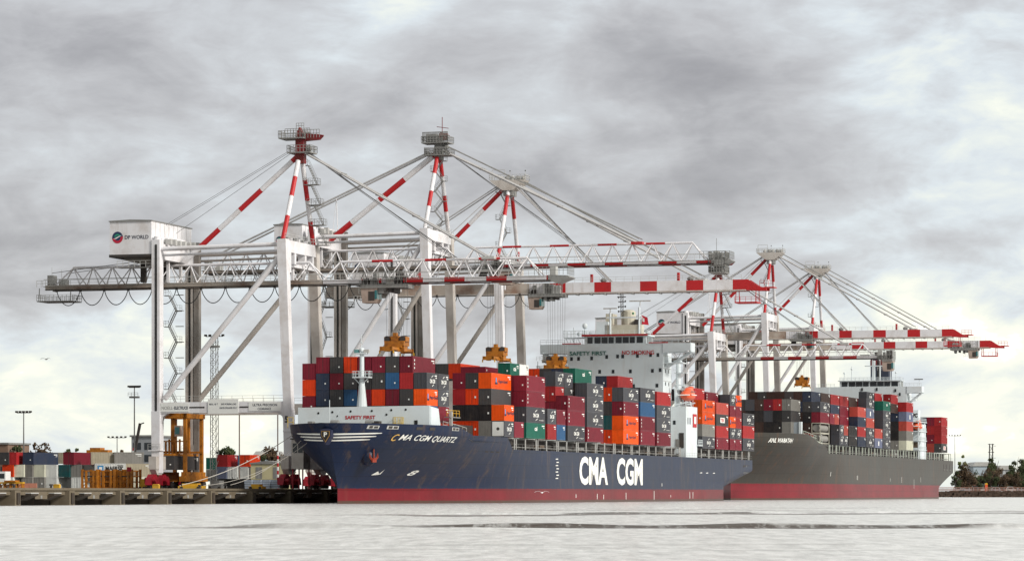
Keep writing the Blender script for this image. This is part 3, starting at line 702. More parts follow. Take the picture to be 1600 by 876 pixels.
    mb.box(-12.4, -7.8, t + 1, t + 4, z0 - .6, z0 - .4, WH); mb.rail([(-12.4, t + 1, z0 - .4), (-7.8, t + 1, z0 - .4), (-7.8, t + 4, z0 - .4), (-12.4, t + 4, z0 - .4)], 1.5, .05, .9, WH, True)
    for x in (-12, -10.6, -9.2): mb.beam((x, t + 1.5, z0 - .6), (x + .8, t + 1.5, z0 - 2), .1, .1, WH)
    th.part('side_platform', mb)
    mb = MB(); t2 = t + 20; cm = MATS['cream_paint']
    mb.box(-8.6, -.4, t2, t2 + 8, 14, 38.6, cm); mb.box(-7.8, -6.1, t2 + 1, t2 + 5, 38.6, 43.6, cm); mb.box(-8.3, -5.6, t2 + .9, t2 + 5.1, 39.2, 41.0, DR)
    mb.tube((-2.8, t2 + 3, 38.6), (-2.8, t2 + 3, 44.0), 1.7, cm, 14); mb.ball((-2.8, t2 + 3, 44.0), 1.7, 1.7, .6, cm); mb.box(-4.8, -.6, t2 + .9, t2 + 5, 39.2, 40.9, DR); mb.box(-.9, .6, t2 + 1, t2 + 3, 40.6, 42.2, DK)
    th.part('funnel', mb)
    mb = MB(); mb.rail([(-9, t2 + .5, 38.7), (1, t2 + .5, 38.7)], 1.2, .06, 1, WH); mb.box(-5.8, 5.2, t + 6.2, t + 8, 35.6, 38.4, WH); mb.rail([(-5.8, t + 6.2, 38.4), (5.2, t + 6.2, 38.4)], 1.1, .05, .9, WH); th.part('upper_deck', mb)
    f = 3.9
    mb = MB(); mb.tube((f - .3, t + 9, 37), (f, t + 9, 42.6), .06, WH, 5); mb.add([(f, t + 9, 42.5), (f + 1.4, t + 9.1, 41.9), (f + 1.6, t + 9.4, 40.2), (f + .05, t + 9.2, 40.4)], [(0, 1, 2, 3)], mat('flag_red', (.6, .02, .04), dirt=0)); mb.add([(f + .2, t + 8.95, 41.9), (f + .7, t + 8.97, 41.7), (f + .7, t + 9.1, 40.9), (f + .2, t + 9.1, 41.0)], [(0, 1, 2, 3)], WH2); th.part('flag', mb)
house1()
def house2():
    th = SHIP2; t = 484
    h = house(th, t, 12.6, 9, 12.6, 35.9, 17.4, 34, (-9.2, 10.4), 37.7, False)
    mb = MB(); P = Q(0, t)
    for px, py in ((1406, 616), (1399, 610), (1370, 608), (1347, 608)):
        w = ((px - 800) / 5000 * P.y - P.x) / (V.x - (px - 800) / 5000 * V.y); z = zpx(py, 5000 / P.y); mb = MB(); mb.box(w - .3, w + .3, t - .18, t - .15, z - .5, z + .5, GL); th.part('window', mb, parent=h)
    mb = MB(); z0 = 37.9
    mb.box(-1.3, .6, t + 12, t + 18, 20, 45.5, mat('funnel_blue', (.03, .04, .07), dirt=.2)); mb.box(2.0, 4.6, t + 12, t + 18, 20, 45.5, MATS['funnel_blue'])
    mb.box(-1.4, .7, t + 11.9, t + 18.1, 43.2, 44.9, mat('funnel_dark_red', (.16, .02, .025))); mb.box(1.9, 4.7, t + 11.9, t + 18.1, 43.2, 45.6, MATS['funnel_dark_red']); mb.tube((.3, t + 14, 45), (.3, t + 14, 47.5), .7, DK, 10); mb.tube((3, t + 14, 45), (3, t + 14, 47.2), .3, DK, 8)
    th.part('funnel', mb)
    mb = MB(); mb.box(.8, 1.7, t + 3, t + 4, z0, z0 + 6.5, WH); mb.box(-1.6, 5.2, t + 3, t + 3.5, z0 + 4.6, z0 + 4.9, WH); radar(mb, -1.6, t + 3.4, z0 + 8.1, 3.2, DK); mb.tube((.9, t + 3.4, z0 + 6), (.9, t + 3.4, z0 + 9.4), .1, LS, 6)
    th.part('mast', mb)
    for s in (-5.8, 6.8, -8.2, 8.6): mb = MB(); mb.tube((s, t + 3, z0), (s, t + 3, z0 + (4.6 if abs(s) < 7 else 2.3)), .12, WH, 6); mb.ball((s, t + 3, z0 + (3.8 if abs(s) < 7 else 2.5)), .35, .35, .35, WH, 8, 6); th.part('antenna', mb)
    mb = MB(); mb.box(14.8, 17.6, t + 1, t + 1.4, 38.0, 38.3, DK); mb.tube((16.4, t + 1.2, 36), (16.4, t + 1.2, 38), .08, WH, 6)
    th.part('wing_awning', mb)
    mb = MB(); mb.box(11.8, 15.9, t + 6, t + 17, 12.6, 24, WH); mb.box(12.6, 15.6, t + 4, t + 8, 24, 28.4, WH)
    for z in (15.5, 18.5, 21.5, 24.5): mb.box(12.6, 16.3, t + 1, t + 17, z, z + .2, WH); mb.rail([(16.2, t + 1, z + .2), (16.2, t + 16, z + .2)], 1.1, .06, 1.6, WH)
    for q in (2, 7, 14): mb.box(15.8, 16.1, t + q, t + q + .4, 12.6, 24.5, WH)
    mb.beam((16, t + 2, 18.6), (16, t + 7, 21.5), .15, .15, WH); mb.beam((16, t + 2, 15.6), (16, t + 7, 18.5), .15, .15, WH)
    lo = th.part('side_decks', mb)
    mb = MB(); text_front(mb, 'APC', 12.9, 15.4, t + 3.9, 26, 27.4, DK, .06); mb.box(13.0, 15.4, t + 5.95, t + 5.98, 13.5, 15.2, DK); mb.box(13.0, 15.4, t + 5.95, t + 5.98, 16.4, 18.2, mat('deck_brown')); th.part('side_lettering', mb, parent=lo)
house2()

def lifeboat(w, t, z, L, label):
    th = Thing('lifeboat', w, t, z, label, 'lifeboat', 'orange lifeboats hanging on the ship sides')
    mb = MB(); mb.ball((w, t, z), 1.5, L / 2, 1.25, LBO, 16, 12); th.part('hull', mb, True)
    mb = MB(); mb.ball((w, t + L * .05, z + .55), 1.25, L * .36, 1.35, LBO, 14, 10); mb.box(w - .6, w + .6, t + L * .2, t + L * .35, z + 1.2, z + 2.1, LBO); th.part('canopy', mb, True)
    mb = MB(); mb.box(w + 1.42, w + 1.5, t - L * .3, t + L * .3, z + .05, z + .2, WH2); mb.box(w - 1.3, w + 1.3, t - L * .5, t - L * .44, z - .1, z + .15, WH2)
    for k in range(4): mb.box(w + 1.2, w + 1.27, t - L * .22 + k * 1.1, t - L * .22 + k * 1.1 + .5, z + .7, z + 1.0, GL)
    th.part('grab_rail', mb)
lifeboat(14.8, 177, 24.0, 8.6, 'orange lifeboat hung beside the white tower of the near navy ship')
lifeboat(15.2, 489, 23.2, 8.0, 'orange lifeboat hung beside the white tower of the far grey ship')
for q in (173.5, 180.5): mb = MB(); mb.box(12.5, 12.9, q, q + .4, 21.4, 26.5, WH); mb.beam((12.7, q, 26.5), (15.2, q, 26.0), .3, .4, WH); mb.beam((12.7, q, 21.8), (15.6, q, 22.4), .3, .35, WH); SHIP1.part('davit', mb)
for q in (486, 492): mb = MB(); mb.box(12.5, 12.9, q, q + .4, 21, 26.3, WH); mb.beam((12.7, q, 26.0), (15.2, q, 25.4), .3, .4, WH); SHIP2.part('davit', mb)

# ------------------------------------------------------------------ containers
CC = {'m': ('maroon', (.21, .016, .032)), 'r': ('red', (.38, .024, .026)), 'o': ('orange red', (.72, .055, .008)), 'O': ('orange', (.84, .10, .006)),
      'k': ('black', (.022, .020, .022)), 'd': ('dark grey', (.060, .058, .060)), 'g': ('grey', (.25, .24, .22)), 'n': ('navy', (.030, .045, .085)),
      'b': ('blue', (.030, .105, .23)), 'e': ('green', (.012, .14, .095)), 't': ('dark teal', (.010, .075, .080)), 'w': ('white', (.76, .77, .74)),
      'C': ('slate grey', (.072, .075, .088)), 'V': ('slate grey', (.072, .075, .088)), 'L': ('dark grey', (.075, .068, .064)), 'p': ('salmon red', (.46, .075, .055)),
      's': ('steel blue', (.16, .18, .27)), 'y': ('cream', (.74, .74, .60)), 'B': ('brown', (.060, .032, .026)), 'T': ('white framed tank', (.5, .48, .40)), 'i': ('beige', (.42, .37, .27))}
HALF = 1.22
def cmat(code):
    n, c = CC[code]; dc = tuple(k * .45 for k in c) if max(c) > .12 else (.10, .075, .06)
    return mat('container_' + n.replace(' ', '_'), c, .5, .28, dirt=.38, dirtcol=dc, scale=.55, var=.16)
_cm = {}
def cont_mesh(code, L, h, doors):
    k = (code, round(L, 2), round(h, 2), doors)
    if k in _cm: return _cm[k]
    m = cmat(code); mb = MB(); a = L / 2; W2 = HALF
    if code == 'T':
        for x in (-W2 + .08, W2 - .08):
            for y in (-a + .08, a - .08): mb.box(x - .08, x + .08, y - .08, y + .08, 0, h, m)
        for z in (.08, h - .08):
            for x in (-W2 + .08, W2 - .08): mb.box(x - .08, x + .08, -a, a, z - .08, z + .08, m)
            for y in (-a + .08, a - .08): mb.box(-W2, W2, y - .08, y + .08, z - .079, z + .079, m)
        mb.tube((0, -a + .3, h * .5), (0, a - .3, h * .5), 1.0, cmat('g'), 16)
    else:
        mb.box(-W2 + .05, W2 - .05, -a + .05, a - .05, .06, h - .05, m)
        for x in (-W2, W2 - .14):
            for y in (-a, a - .16): mb.box(x, x + .14, y, y + .16, 0, h, m)
        for z, q in ((0, .15), (h - .12, .12)):
            for x in (-W2, W2 - .10): mb.box(x, x + .10, -a + .16, a - .16, z, z + q, m)
            for y in (-a, a - .12): mb.box(-W2 + .14, W2 - .14, y, y + .12, z, z + q, m)
        # corrugation
        n = int(L / .56)
        for i in range(n):
            y = -a + .3 + (L - .6) * i / n
            for x in (-W2 + .005, W2 - .05): mb.box(x, x + .045, y, y + .24, .16, h - .13, m)
        mb.box(W2 + .001, W2 + .012, a - min(2.2, L * .28), a - .5, h * .80, h * .87, WH2 if code not in 'wy' else DK); mb.box(W2 + .001, W2 + .012, a - 1.3, a - .5, h * .68, h * .73, WH2 if code not in 'wy' else DK)
        if doors:
            for x in (-.85, -.38, .38, .85): mb.tube((x, -a - .01, .12), (x, -a - .01, h - .1), .022, m, 4)
            mb.box(-.02, .02, -a + .02, -a + .045, .12, h - .1, DK)
            if doors == 2: mb.box(.5, .78, -a - .012, -a + .03, h * .42, h * .54, WH2)
        else:
            for i in range(7): x = -W2 + .22 + i * .30; mb.box(x, x + .16, -a + .01, -a + .05, .16, h - .13, m)
            if k[1] > 5 and code in 'mdnb': mb.box(.35, .6, -a + .0, -a + .03, h * .33, h * .42, WH2)
        if code == 'V': mb.box(-W2 + .14, W2 - .14, -a - .012, -a + .04, .15, h - .12, cmat('w')); mb.disc((0, -a - .02, h * .5), .3, (0, -1, 0), DK)
    me = bpy.data.meshes.new('shipping_container'); me.from_pydata(mb.v, [], mb.f)
    for q in mb.ms: me.materials.append(q)
    me.polygons.foreach_set('material_index', mb.m); me.update(); _cm[k] = me; return me
_lm = {}
def letter_mesh(code, L, h, where='side'):
    k = (code, round(L, 2), round(h, 2), where)
    if k in _lm: return _lm[k]
    mb = MB(); x = HALF + .035; s = min(1, L / 8)
    if code in 'CV':
        text_side(mb, 'CMA CGM', x, -1.9 * s, 1.9 * s, h * .36, h * .62, LT, .035)
        for y0, z0 in ((-.1, .70), (.25, .14)):
            for q in range(5): mb.add([(x, (y0 + .22 * q) * s * 1.2 - .5, h * z0 + .07 * q), (x, (y0 + .22 * (q + 1)) * s * 1.2 - .5, h * z0 + .07 * (q + 1)), (x, (y0 + .22 * (q + 1)) * s * 1.2 - .5, h * z0 + .07 * (q + 1) + .16), (x, (y0 + .22 * q) * s * 1.2 - .5, h * z0 + .07 * q + .10)], [(0, 1, 2, 3)], LT)
        if L > 8: text_side(mb, 'www.cma-cgm.com', x, 2.2, 5.2, h * .12, h * .22, LT, .0)
    elif code == 'O':
        text_side(mb, 'Hapag-Lloyd', x, -1.6 * s - .3, 3.9 * s, h * .34, h * .62, LN, .02)
        mb.box(x - .01, x, -3.9 * s, -2.3 * s, h * .3, h * .42, LN); mb.box(x - .01, x, -3.6 * s, -2.9 * s, h * .42, h * .72, LB)
    elif code == 'L':
        mb.box(x - .02, x, -2.3 * s, 2.3 * s, h * .28, h * .72, WH2); text_side(mb, 'TEX', x + .01, -1.9 * s, 1.9 * s, h * .35, h * .65, LR, .05)
    elif code == 'e':
        text_side(mb, 'cai', x, -.9, .9, h * .5, h * .78, LT, .03)
    elif code == 'm':
        for q in range(3): mb.box(x - .01, x, -a_(L) + .7, -a_(L) + 1.05, h * (.22 + q * .24), h * (.34 + q * .24), LT)
    elif code == 's':
        mb.box(x - .01, x, -.7, .7, h * .22, h * .7, WH2)
    elif code == 'K':   # white reefer box with a blue star panel
        text_side(mb, 'MAERSK', x, -1.0, 2.6, h * .45, h * .78, LK, .03); mb.box(x - .01, x, -2.6, -1.4, h * .38, h * .84, LB); mb.box(x, x + .01, -2.3, -1.7, h * .5, h * .72, WH2)
    me = bpy.data.meshes.new('lettering'); me.from_pydata(mb.v, [], mb.f)
    for q in mb.ms: me.materials.append(q)
    if mb.f: me.polygons.foreach_set('material_index', mb.m)
    me.update(); _lm[k] = me; return me
def a_(L): return L / 2
USED = {}
def container(code, w, t, z, L, h, label, group, lettered=False, doors=None, rot=0.0, wordcode=None):
    rnd = random.Random(int(w * 13 + t * 7 + z * 31)); d = doors if doors is not None else rnd.choice([0, 0, 1, 2])
    if label in USED: print('DUP LABEL', label)
    USED[label] = 1
    o = bpy.data.objects.new('shipping_container', cont_mesh(code, L, h, d)); COL.objects.link(o)
    o.location = Q(w, t, z); o.rotation_euler = (0, 0, -TH + rot); tag(o, label, 'container', group)
    if lettered:
        c = bpy.data.objects.new('lettering', letter_mesh(wordcode or code, L, h)); COL.objects.link(c); c.parent = o
    return o
ORD = ['first', 'second', 'third', 'fourth', 'fifth', 'sixth', 'seventh', 'eighth', 'ninth', 'tenth', 'eleventh', 'twelfth', 'thirteenth', 'fourteenth', 'fifteenth', 'sixteenth', 'seventeenth', 'eighteenth']
COLW = ['outermost', 'second', 'third', 'fourth', 'fifth', 'sixth', 'seventh', 'eighth', 'ninth', 'tenth', 'eleventh', 'twelfth']
def stack(ship, bay, bayname, t, w_edge, pitch, c, base, h, spec, aft=None):
    """one column of a bay; spec = codes bottom to top. aft given -> pairs of short boxes"""
    wc = w_edge - pitch * (c + .5)
    for half, sp in ((0, spec), (1, aft)):
        if sp is None: continue
        for i, code in enumerate(sp):
            if code == '.': continue
            L = 12.6 if aft is None else 6.12
            tc = t + L / 2 + (0 if half == 0 else 6.48)
            nm = CC[code][0]
            lab = '%s %scontainer, %s tier, %s column, %s, %s ship' % (nm, 'half length ' if aft is not None else '', ORD[i], COLW[c], bayname, 'navy' if ship == 1 else 'grey')
            if aft is not None: lab = '%s short container, %s tier, %s column, %s, %s end, %s ship' % (nm, ORD[i], COLW[c], bayname, 'bow' if half == 0 else 'stern', 'navy' if ship == 1 else 'grey')
            container(code, wc, tc, base + h * i, L, h - .06, lab, 'containers stacked on the %s ship' % ('navy' if ship == 1 else 'grey'),
                      lettered=(code in 'CVOLes' or (code == 'm' and ship == 1 and L > 8)))
B1 = 12.15
def s1(n, c, spec, aft=None, base=B1, h=2.95, pitch=2.5, edge=16.1):
    k = {0: 0, 2: 1, 3: 2, 4: 3, 5: 4, 6: 5, 8: 6, 9: 7, 10: 8, 13: 9, 14: 10, 15: 11, 16: 12}[n]
    stack(1, n, '%s bay' % ORD[k], 14.3 * n, edge, pitch, c, base, h, spec, aft)
# first bay behind the breakwater (columns counted from the water side)
A0 = dict(base=11.4, h=2.9, pitch=2.6, edge=10.65)
s1(0, 0, '.bOC', 'omCC', **A0)
for c, spec in ((1, '.mdrm'), (2, '.kmbd'), (3, '.kodm'), (4, '.kmdm'), (5, '.kbdo'), (6, '.kdmd'), (7, '.knnm')): s1(0, c, spec, **A0)
s1(0, 8, '.mom', base=13.2, h=2.9, pitch=2.6, edge=10.65)
s1(2, 0, 'VO', 'm.'); s1(2, 1, 'gkdO'); s1(2, 2, 'okod'); s1(2, 3, 'okrm')
s1(3, 0, 'eCmm'); s1(3, 1, '.kmm')
s1(4, 0, 'rC', 'bm'); s1(4, 3, '....e', '....w'); s1(4, 5, '....m', h=2.82); s1(4, 6, '....m', h=2.82); s1(4, 7, '....o'); s1(4, 8, '....L'); s1(4, 9, '....k')
s1(5, 0, 'Cmm'); s1(5, 1, '..mrC', '...dC', base=11.0); s1(5, 5, '....r', h=2.85); s1(5, 6, '....m', h=2.85)
s1(6, 0, 'mCCC'); s1(6, 1, '..kke'); s1(6, 2, '....n'); s1(6, 3, '....d'); s1(6, 4, '....o'); s1(6, 5, '....k')
s1(8, 0, 'OOmC'); s1(8, 1, 'otdo')
s1(9, 0, 'mmbC', h=3.05); s1(9, 2, '...kr'); s1(9, 3, '....n')
s1(10, 0, 'mCCr'); s1(10, 1, '...k')
s1(13, 0, 'CgOO', h=2.8); s1(13, 1, '...mr', h=2.8); s1(13, 2, '....k', h=2.75)
s1(14, 0, 'mrLp', h=2.75); s1(14, 1, '...km', h=2.7); s1(14, 2, '....k', h=2.7)
s1(15, 0, 'mCOmC', 'mCrmO', h=2.65); s1(15, 1, '....k', h=2.65); s1(15, 2, '....m', h=2.65)
s1(16, 0, 'CrC', h=3.05); s1(16, 1, '.k', h=3.0)

B2 = 15.3
def s2(k, c, spec, aft=None, base=B2, h=2.85, edge=16.1, pitch=2.5):
    stack(2, k, '%s bay' % ORD[k + 1], 325 + 13.8 * k, edge, pitch, c, base, h, spec, aft)
F = dict(base=17.9, h=3.05, edge=10.8, pitch=2.5)
for c, spec in enumerate(['gdg', 'kkr', 'kCm', 'BkB', 'kkC', 'BBd', 'BtB', 'mtm', '..m', '..m']): s2(-1, c, spec, **F)
s2(0, 0, 'TTmC'); s2(0, 1, 'rBkdn'); s2(0, 2, 'mdBnB'); s2(0, 3, '.mdnd'); s2(0, 4, '...dB'); s2(0, 5, '...BB'); s2(0, 6, '....d'); s2(0, 7, '....B')
s2(1, 0, '..m', '..p'[:3]); s2(1, 1, '.kkdB')
s2(2, 0, 'CC', 'Cp'); s2(2, 1, 'kkmnr'); s2(2, 2, '....d')
s2(3, 0, 'kkrmB'[:2]); s2(3, 1, '.kmmr')
s2(4, 0, 'nrnp'); s2(4, 1, '..kkB')
s2(5, 0, 'CCpsC'[:5]); s2(5, 1, 'k..km'); s2(5, 2, '....B')
s2(6, 0, 'sp'); s2(6, 1, 'nmkkm')
s2(7, 0, 'CCCCe'); s2(7, 1, 'nBBBt'); s2(7, 2, '....BC'); s2(8, 2, '.....r'); s2(9, 1, '....Br')
s2(8, 1, '..kkk')
s2(10, 0, 'ygpsr', h=3.0); s2(10, 1, 'gkknr', h=3.0); s2(10, 2, 'gkBBd', h=3.0)
s2(15, 0, 'Lrrr', h=2.95, base=15.4); s2(15, 1, 'pmrm', h=2.95, base=15.4); s2(15, 2, 'Lkkn', h=2.95, base=15.4)

# ------------------------------------------------------------------ quay cranes
def pat(total, segs):
    out = []; k = 0; q = 0
    while q < total - .01: L, m = segs[k % len(segs)]; L = min(L, total - q); out.append((L, m)); q += L; k += 1
    return out
XW, XL = -21.5, -47.6
def crane(t0, label, kind, zg, ztop, zapex, xend, xback, trolley, hx, hz, cabside=1, detail=True, number=None, spreader=None, sppx=None):
    """kind 'truss' (lattice boom) or 'box' (plate girder boom). zg underside of girder, ztop head of the legs"""
    th = Thing('quay_crane', XW - 13, t0 + 9, ZQ, label, 'crane', 'ship to shore cranes along the quay')
    ym = t0 + 9; Y0, Y1 = t0, t0 + 18
    lean = 1.3
    leg_w = 1.7
    # legs
    for y in (Y0, Y1):
        yy = y + .9 if y == Y0 else y - .9
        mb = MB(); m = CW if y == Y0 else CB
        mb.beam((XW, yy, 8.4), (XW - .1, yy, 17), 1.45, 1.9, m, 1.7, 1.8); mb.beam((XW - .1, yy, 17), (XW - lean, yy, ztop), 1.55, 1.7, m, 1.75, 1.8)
        mb.box(XW - .85, XW + .75, yy - 1.05, yy + 1.05, 13.0, 13.3, m)
        th.part('leg', mb)
        mb = MB(); mb.beam((XL, yy, 5.5), (XL, yy, 17), 1.5, 1.9, m, 1.75, 1.9); mb.beam((XL, yy, 17), (XL, yy, ztop + .4), 1.6, 1.8, m)
        mb.beam((XL + .1, yy - .93, 17), (XL + .1, yy - .93, ztop - .5), .38, .1, RUB); mb.tube((XL, yy, ztop + .4), (XL, yy, ztop + 1.0), .7, m, 12)
        mb.box(XL - 1.4, XL + 1.0, yy - 1.2, yy + 1.2, 9.6, 9.8, m); mb.rail([(XL - 1.4, yy - 1.2, 9.8), (XL + 1.0, yy - 1.2, 9.8)], 1.1, .04, .8, LS)
        th.part('leg', mb)
    # rail direction sill beams and bogies
    for x in (XW, XL):
        mb = MB(); mb.box(x - .75, x + .75, Y0 - 1.5, Y1 + 1.5, 6.2, 8.6, CB); mb.prism([(Y0 - 1.5, 6.2), (Y0 + 3, 6.2), (Y0 + 1.5, 5.2), (Y0 - .5, 5.2)], 'x', x - .6, x + .6, CB); mb.prism([(Y1 - 3, 6.2), (Y1 + 1.5, 6.2), (Y1 + .5, 5.2), (Y1 - 1.5, 5.2)], 'x', x - .6, x + .6, CB)
        th.part('sill_beam', mb)
        for y in (Y0, Y1):
            for k in (-1, 1):
                c = y + (1 if y == Y0 else -1) + k * 2.6
                mb = MB(); mb.prism([(c - 2.2, 3.3), (c + 2.2, 3.3), (c + 1.6, 4.6), (c + .6, 5.3), (c - .6, 5.3), (c - 1.6, 4.6)], 'x', x - .55, x + .55, RD)
                for q in (-1.5, -.3, .9): mb.tube((x - .3, c + q + .3, 3.05), (x + .3, c + q + .3, 3.05), .42, DK, 10)
                mb.box(x - 1.1, x - .6, c - .9, c + .9, 3.5, 4.7, RD); mb.box(x + .6, x + 1.1, c - .6, c + .3, 3.4, 4.4, RD); mb.tube((x + .6, c - 1.2, 4.1), (x + 1.3, c - 1.2, 4.1), .35, RD, 8)
                th.part('bogie', mb)
    # portal beams, top tubes, diagonals in both side frames
    for y in (Y0 + .9, Y1 - .9):
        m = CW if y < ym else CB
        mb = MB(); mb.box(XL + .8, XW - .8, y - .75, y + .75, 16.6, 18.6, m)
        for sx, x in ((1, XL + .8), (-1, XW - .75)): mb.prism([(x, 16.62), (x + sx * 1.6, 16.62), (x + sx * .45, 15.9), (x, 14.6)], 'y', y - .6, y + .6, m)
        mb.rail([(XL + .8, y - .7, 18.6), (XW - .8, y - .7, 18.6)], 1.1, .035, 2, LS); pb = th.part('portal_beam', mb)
        if y < ym and number:
            mb = MB(); mb.box(XL + .9, -41.0, y - .82, y - .76, 16.85, 18.45, WH2); mb.box(-37.2, -31.2, y - .86, y - .76, 16.4, 19.1, WH2); mb.box(-29.2, -23.0, y - .82, y - .76, 16.85, 18.5, WH2)
            for x0 in (-40.9, -31.0): mb.box(x0, x0 + 3.0, y - .80, y - .76, 17.5, 17.75, DK)
            th.part('sign_board', mb, parent=pb)
            mb = MB(); text_front(mb, 'NOELL-', -46.4, -44.0, y - .83, 17.25, 17.85, GS, .0); text_front(mb, 'ELECTRUCK', -43.9, -41.1, y - .83, 17.25, 17.85, LN, .03)
            text_front(mb, 'MAX. 40 T', -36.9, -35.2, y - .87, 18.0, 18.35, LN); text_front(mb, 'SAFE WORKING LOAD', -34.6, -31.6, y - .87, 18.0, 18.35, LN); text_front(mb, 'UNDER SPREADER 30.5 T', -34.9, -31.4, y - .87, 17.3, 17.65, LN)
            text_front(mb, 'ULTRA PRECISION', -28.4, -23.6, y - .83, 17.75, 18.2, LN); text_front(mb, 'CLEARANCE', -27.4, -24.8, y - .83, 17.05, 17.5, LN)
            th.part('lettering', mb, parent=pb)
        mb = MB(); mb.tube((XL + .8, y, ztop - 1.3), (XW - lean - .8, y, ztop - .9), .42, m, 10); mb.tube((XL + .8, y + .9, ztop - 2.4), (XW - lean - .8, y + .9, ztop - 2.0), .22, m, 8); th.part('tie_tube', mb)
        mb = MB(); mb.tube((XL + 1.4, y, 19.2), (XW - lean - .6, y, ztop - 3.2), .52, m, 12); th.part('diagonal_brace', mb)
    # head beams across the crane
    mb = MB(); x = XW - lean
    mb.box(x - .8, x + .8, Y0 + 1.8, Y1 - 1.8, ztop - 2.3, ztop - .1, CW); mb.box(x - .8, x + .8, Y0 + 1.8, Y0 + 3.2, ztop - 6, ztop - 2.3, CW)
    for q in (5.2, 10.6, 14.6): mb.box(x - .7, x + .7, Y0 + q, Y0 + q + .9, ztop - 4.6, ztop - 2.3, CW)
    mb.box(x - .7, x + .7, Y0 + 5.2, Y1 - 1.8, ztop - 4.9, ztop - 4.3, CW)
    for q in range(7): mb.box(x - .3, x + .3, Y0 + 2.6 + q * 2, Y0 + 3.2 + q * 2, ztop - .1, ztop + .5, CW if q % 2 else GS)
    mb.rail([(x + .8, Y0, ztop - .1), (x + .8, Y1, ztop - .1)], 1.1, .04, 1.6, LS)
    th.part('head_beam', mb)
    mb = MB(); mb.box(XL - .9, XL + .9, Y0 + 1.8, Y1 - 1.8, ztop - 3.2, ztop - .3, CW); mb.prism([(Y0 + 1.8, ztop - .3), (Y1 - 1.8, ztop - .3), (Y1 - 5, ztop + 1.2), (Y0 + 5, ztop + 1.2)], 'x', XL - .5, XL + .5, CW)
    rnd = random.Random(int(t0))
    for q in range(6): mb.ball((XL + .9, Y0 + 3 + q * 2.3, ztop + .3), .55, .5, .55, LS, 8, 6); mb.box(XL + 1, XL + 2, Y0 + 2.5 + q * 2.3, Y0 + 3.3 + q * 2.3, ztop - .3, ztop + rnd.uniform(.3, 1.2), LS)
    th.part('head_beam', mb)
    # hanging portal frame that carries the girder between the legs
    for x in (XW - lean, XL):
        for yy in (ym - 3.0, ym + 3.0): mb = MB(); mb.beam((x, yy, zg + .8), (x, yy, ztop - 3), .5, .5, CW); th.part('hanger', mb)
    # girder and boom
    hinge = -17.5
    if kind != 'box':
        hh = 4.2 if kind == 'truss' else 4.4; cw = .85 if kind == 'truss' else .55
        def chords(name, x0, x1, red, rise):
            mb = MB(); L = x1 - x0
            for yy in (ym - 1.7, ym + 1.7):
                if red: mb.striped((x0, yy, zg + cw / 2), (x1, yy, zg + cw / 2), cw, pat(L, red), square=True, wy=.5)
                else: mb.striped((x0, yy, zg + cw / 2), (x1, yy, zg + cw / 2), cw, [(L, CRST)], square=True, wy=.5)
                mb.box(x0, x1, yy - .42, yy + .42, zg - .12, zg - .003, DK)
            n = int(L / 5.2)
            for k in range(n + 1): x = x0 + L * k / n; mb.beam((x, ym - 1.7, zg + .6), (x, ym + 1.7, zg + .6), .3, .3, CB)
            o = th.part(name, mb)
            mb = MB(); xa, xb = rise
            if red: mb.striped((xa, ym, zg + hh), (xb, ym, zg + hh), .24, pat(xb - xa, [(6.2, CW), (4.1, CR)]))
            else: mb.tube((xa, ym, zg + hh), (xb, ym, zg + hh), .26, CW, 8)
            th.part('upper_chord', mb, parent=o)
            mb = MB(); p = 4.1; n = max(1, round((xb - xa) / p)); p = (xb - xa) / n
            for s in (-1.7, 1.7):
                for k in range(n):
                    x = xa + p * k; mb.tube((x, ym, zg + hh), (x + p / 2, ym + s, zg + cw), .12, CW, 5); mb.tube((x + p / 2, ym + s, zg + cw), (x + p, ym, zg + hh), .12, CW, 5)
                mb.tube((xa, ym, zg + hh), (max(x0, xa - p * .75), ym + s, zg + cw), .15, CW, 6); mb.tube((xb, ym, zg + hh), (min(x1, xb + p * .75), ym + s, zg + cw), .15, CW, 6)
            th.part('lattice', mb, parent=o)
            mb = MB(); mb.box(x0, x1, ym - 3.1, ym - 2.2, zg + .5, zg + .56, GS); mb.rail([(x0, ym - 3.1, zg + .56), (x1, ym - 3.1, zg + .56)], 1.1, .04, 1.9, LS)
            mb.tube((x0, ym - 2.6, zg + 1.9), (x1, ym - 2.6, zg + 1.9), .07, LS, 5); th.part('walkway', mb, parent=o)
            return o
        chords('girder', xback, hinge, None, (xback + 5, hinge - 3))
        red = [(7.5, CW), (3.9, CR), (4.1, CW), (3.9, CR), (4.1, CW), (3.9, CR), (4.1, CW), (3.9, CR)]
        chords('boom', hinge + .3, xend, red, (hinge + 3, xend - 5))
        gtop = zg + hh
    else:
        bh = 2.2
        mb = MB()
        for yy in (ym - 1.5, ym + 1.5): mb.striped((xback, yy, zg + bh / 2), (hinge, yy, zg + bh / 2), bh, [(hinge - xback, CRST)], square=True, wy=.7)
        mb.box(xback, hinge, ym - 2.3, ym + 2.3, zg - .25, zg - .01, CB)
        o = th.part('girder', mb)
        mb = MB(); L = xend - 4.5 - hinge; segs = []; q = L
        seq = [(3.9, CR), (6.7, CW)]; rev = []; k = 0
        while q > .01: a = min(q, seq[k % 2][0] if k else 2.5); rev.append((a, seq[k % 2][1])); q -= a; k += 1
        for yy in (ym - 1.5, ym + 1.5):
            mb.striped((hinge + .2, yy, zg + bh / 2), (xend - 4.5, yy, zg + bh / 2), bh, rev[::-1], square=True, wy=.7)
            mb.prism([(xend - 4.5, zg), (xend - 4.5, zg + bh), (xend - 3.6, zg + bh), (xend - 1.2, zg + .6), (xend + .6, zg + .3), (xend + .6, zg - .3), (xend - 2, zg - .2)], 'y', yy - .35, yy + .35, CR)
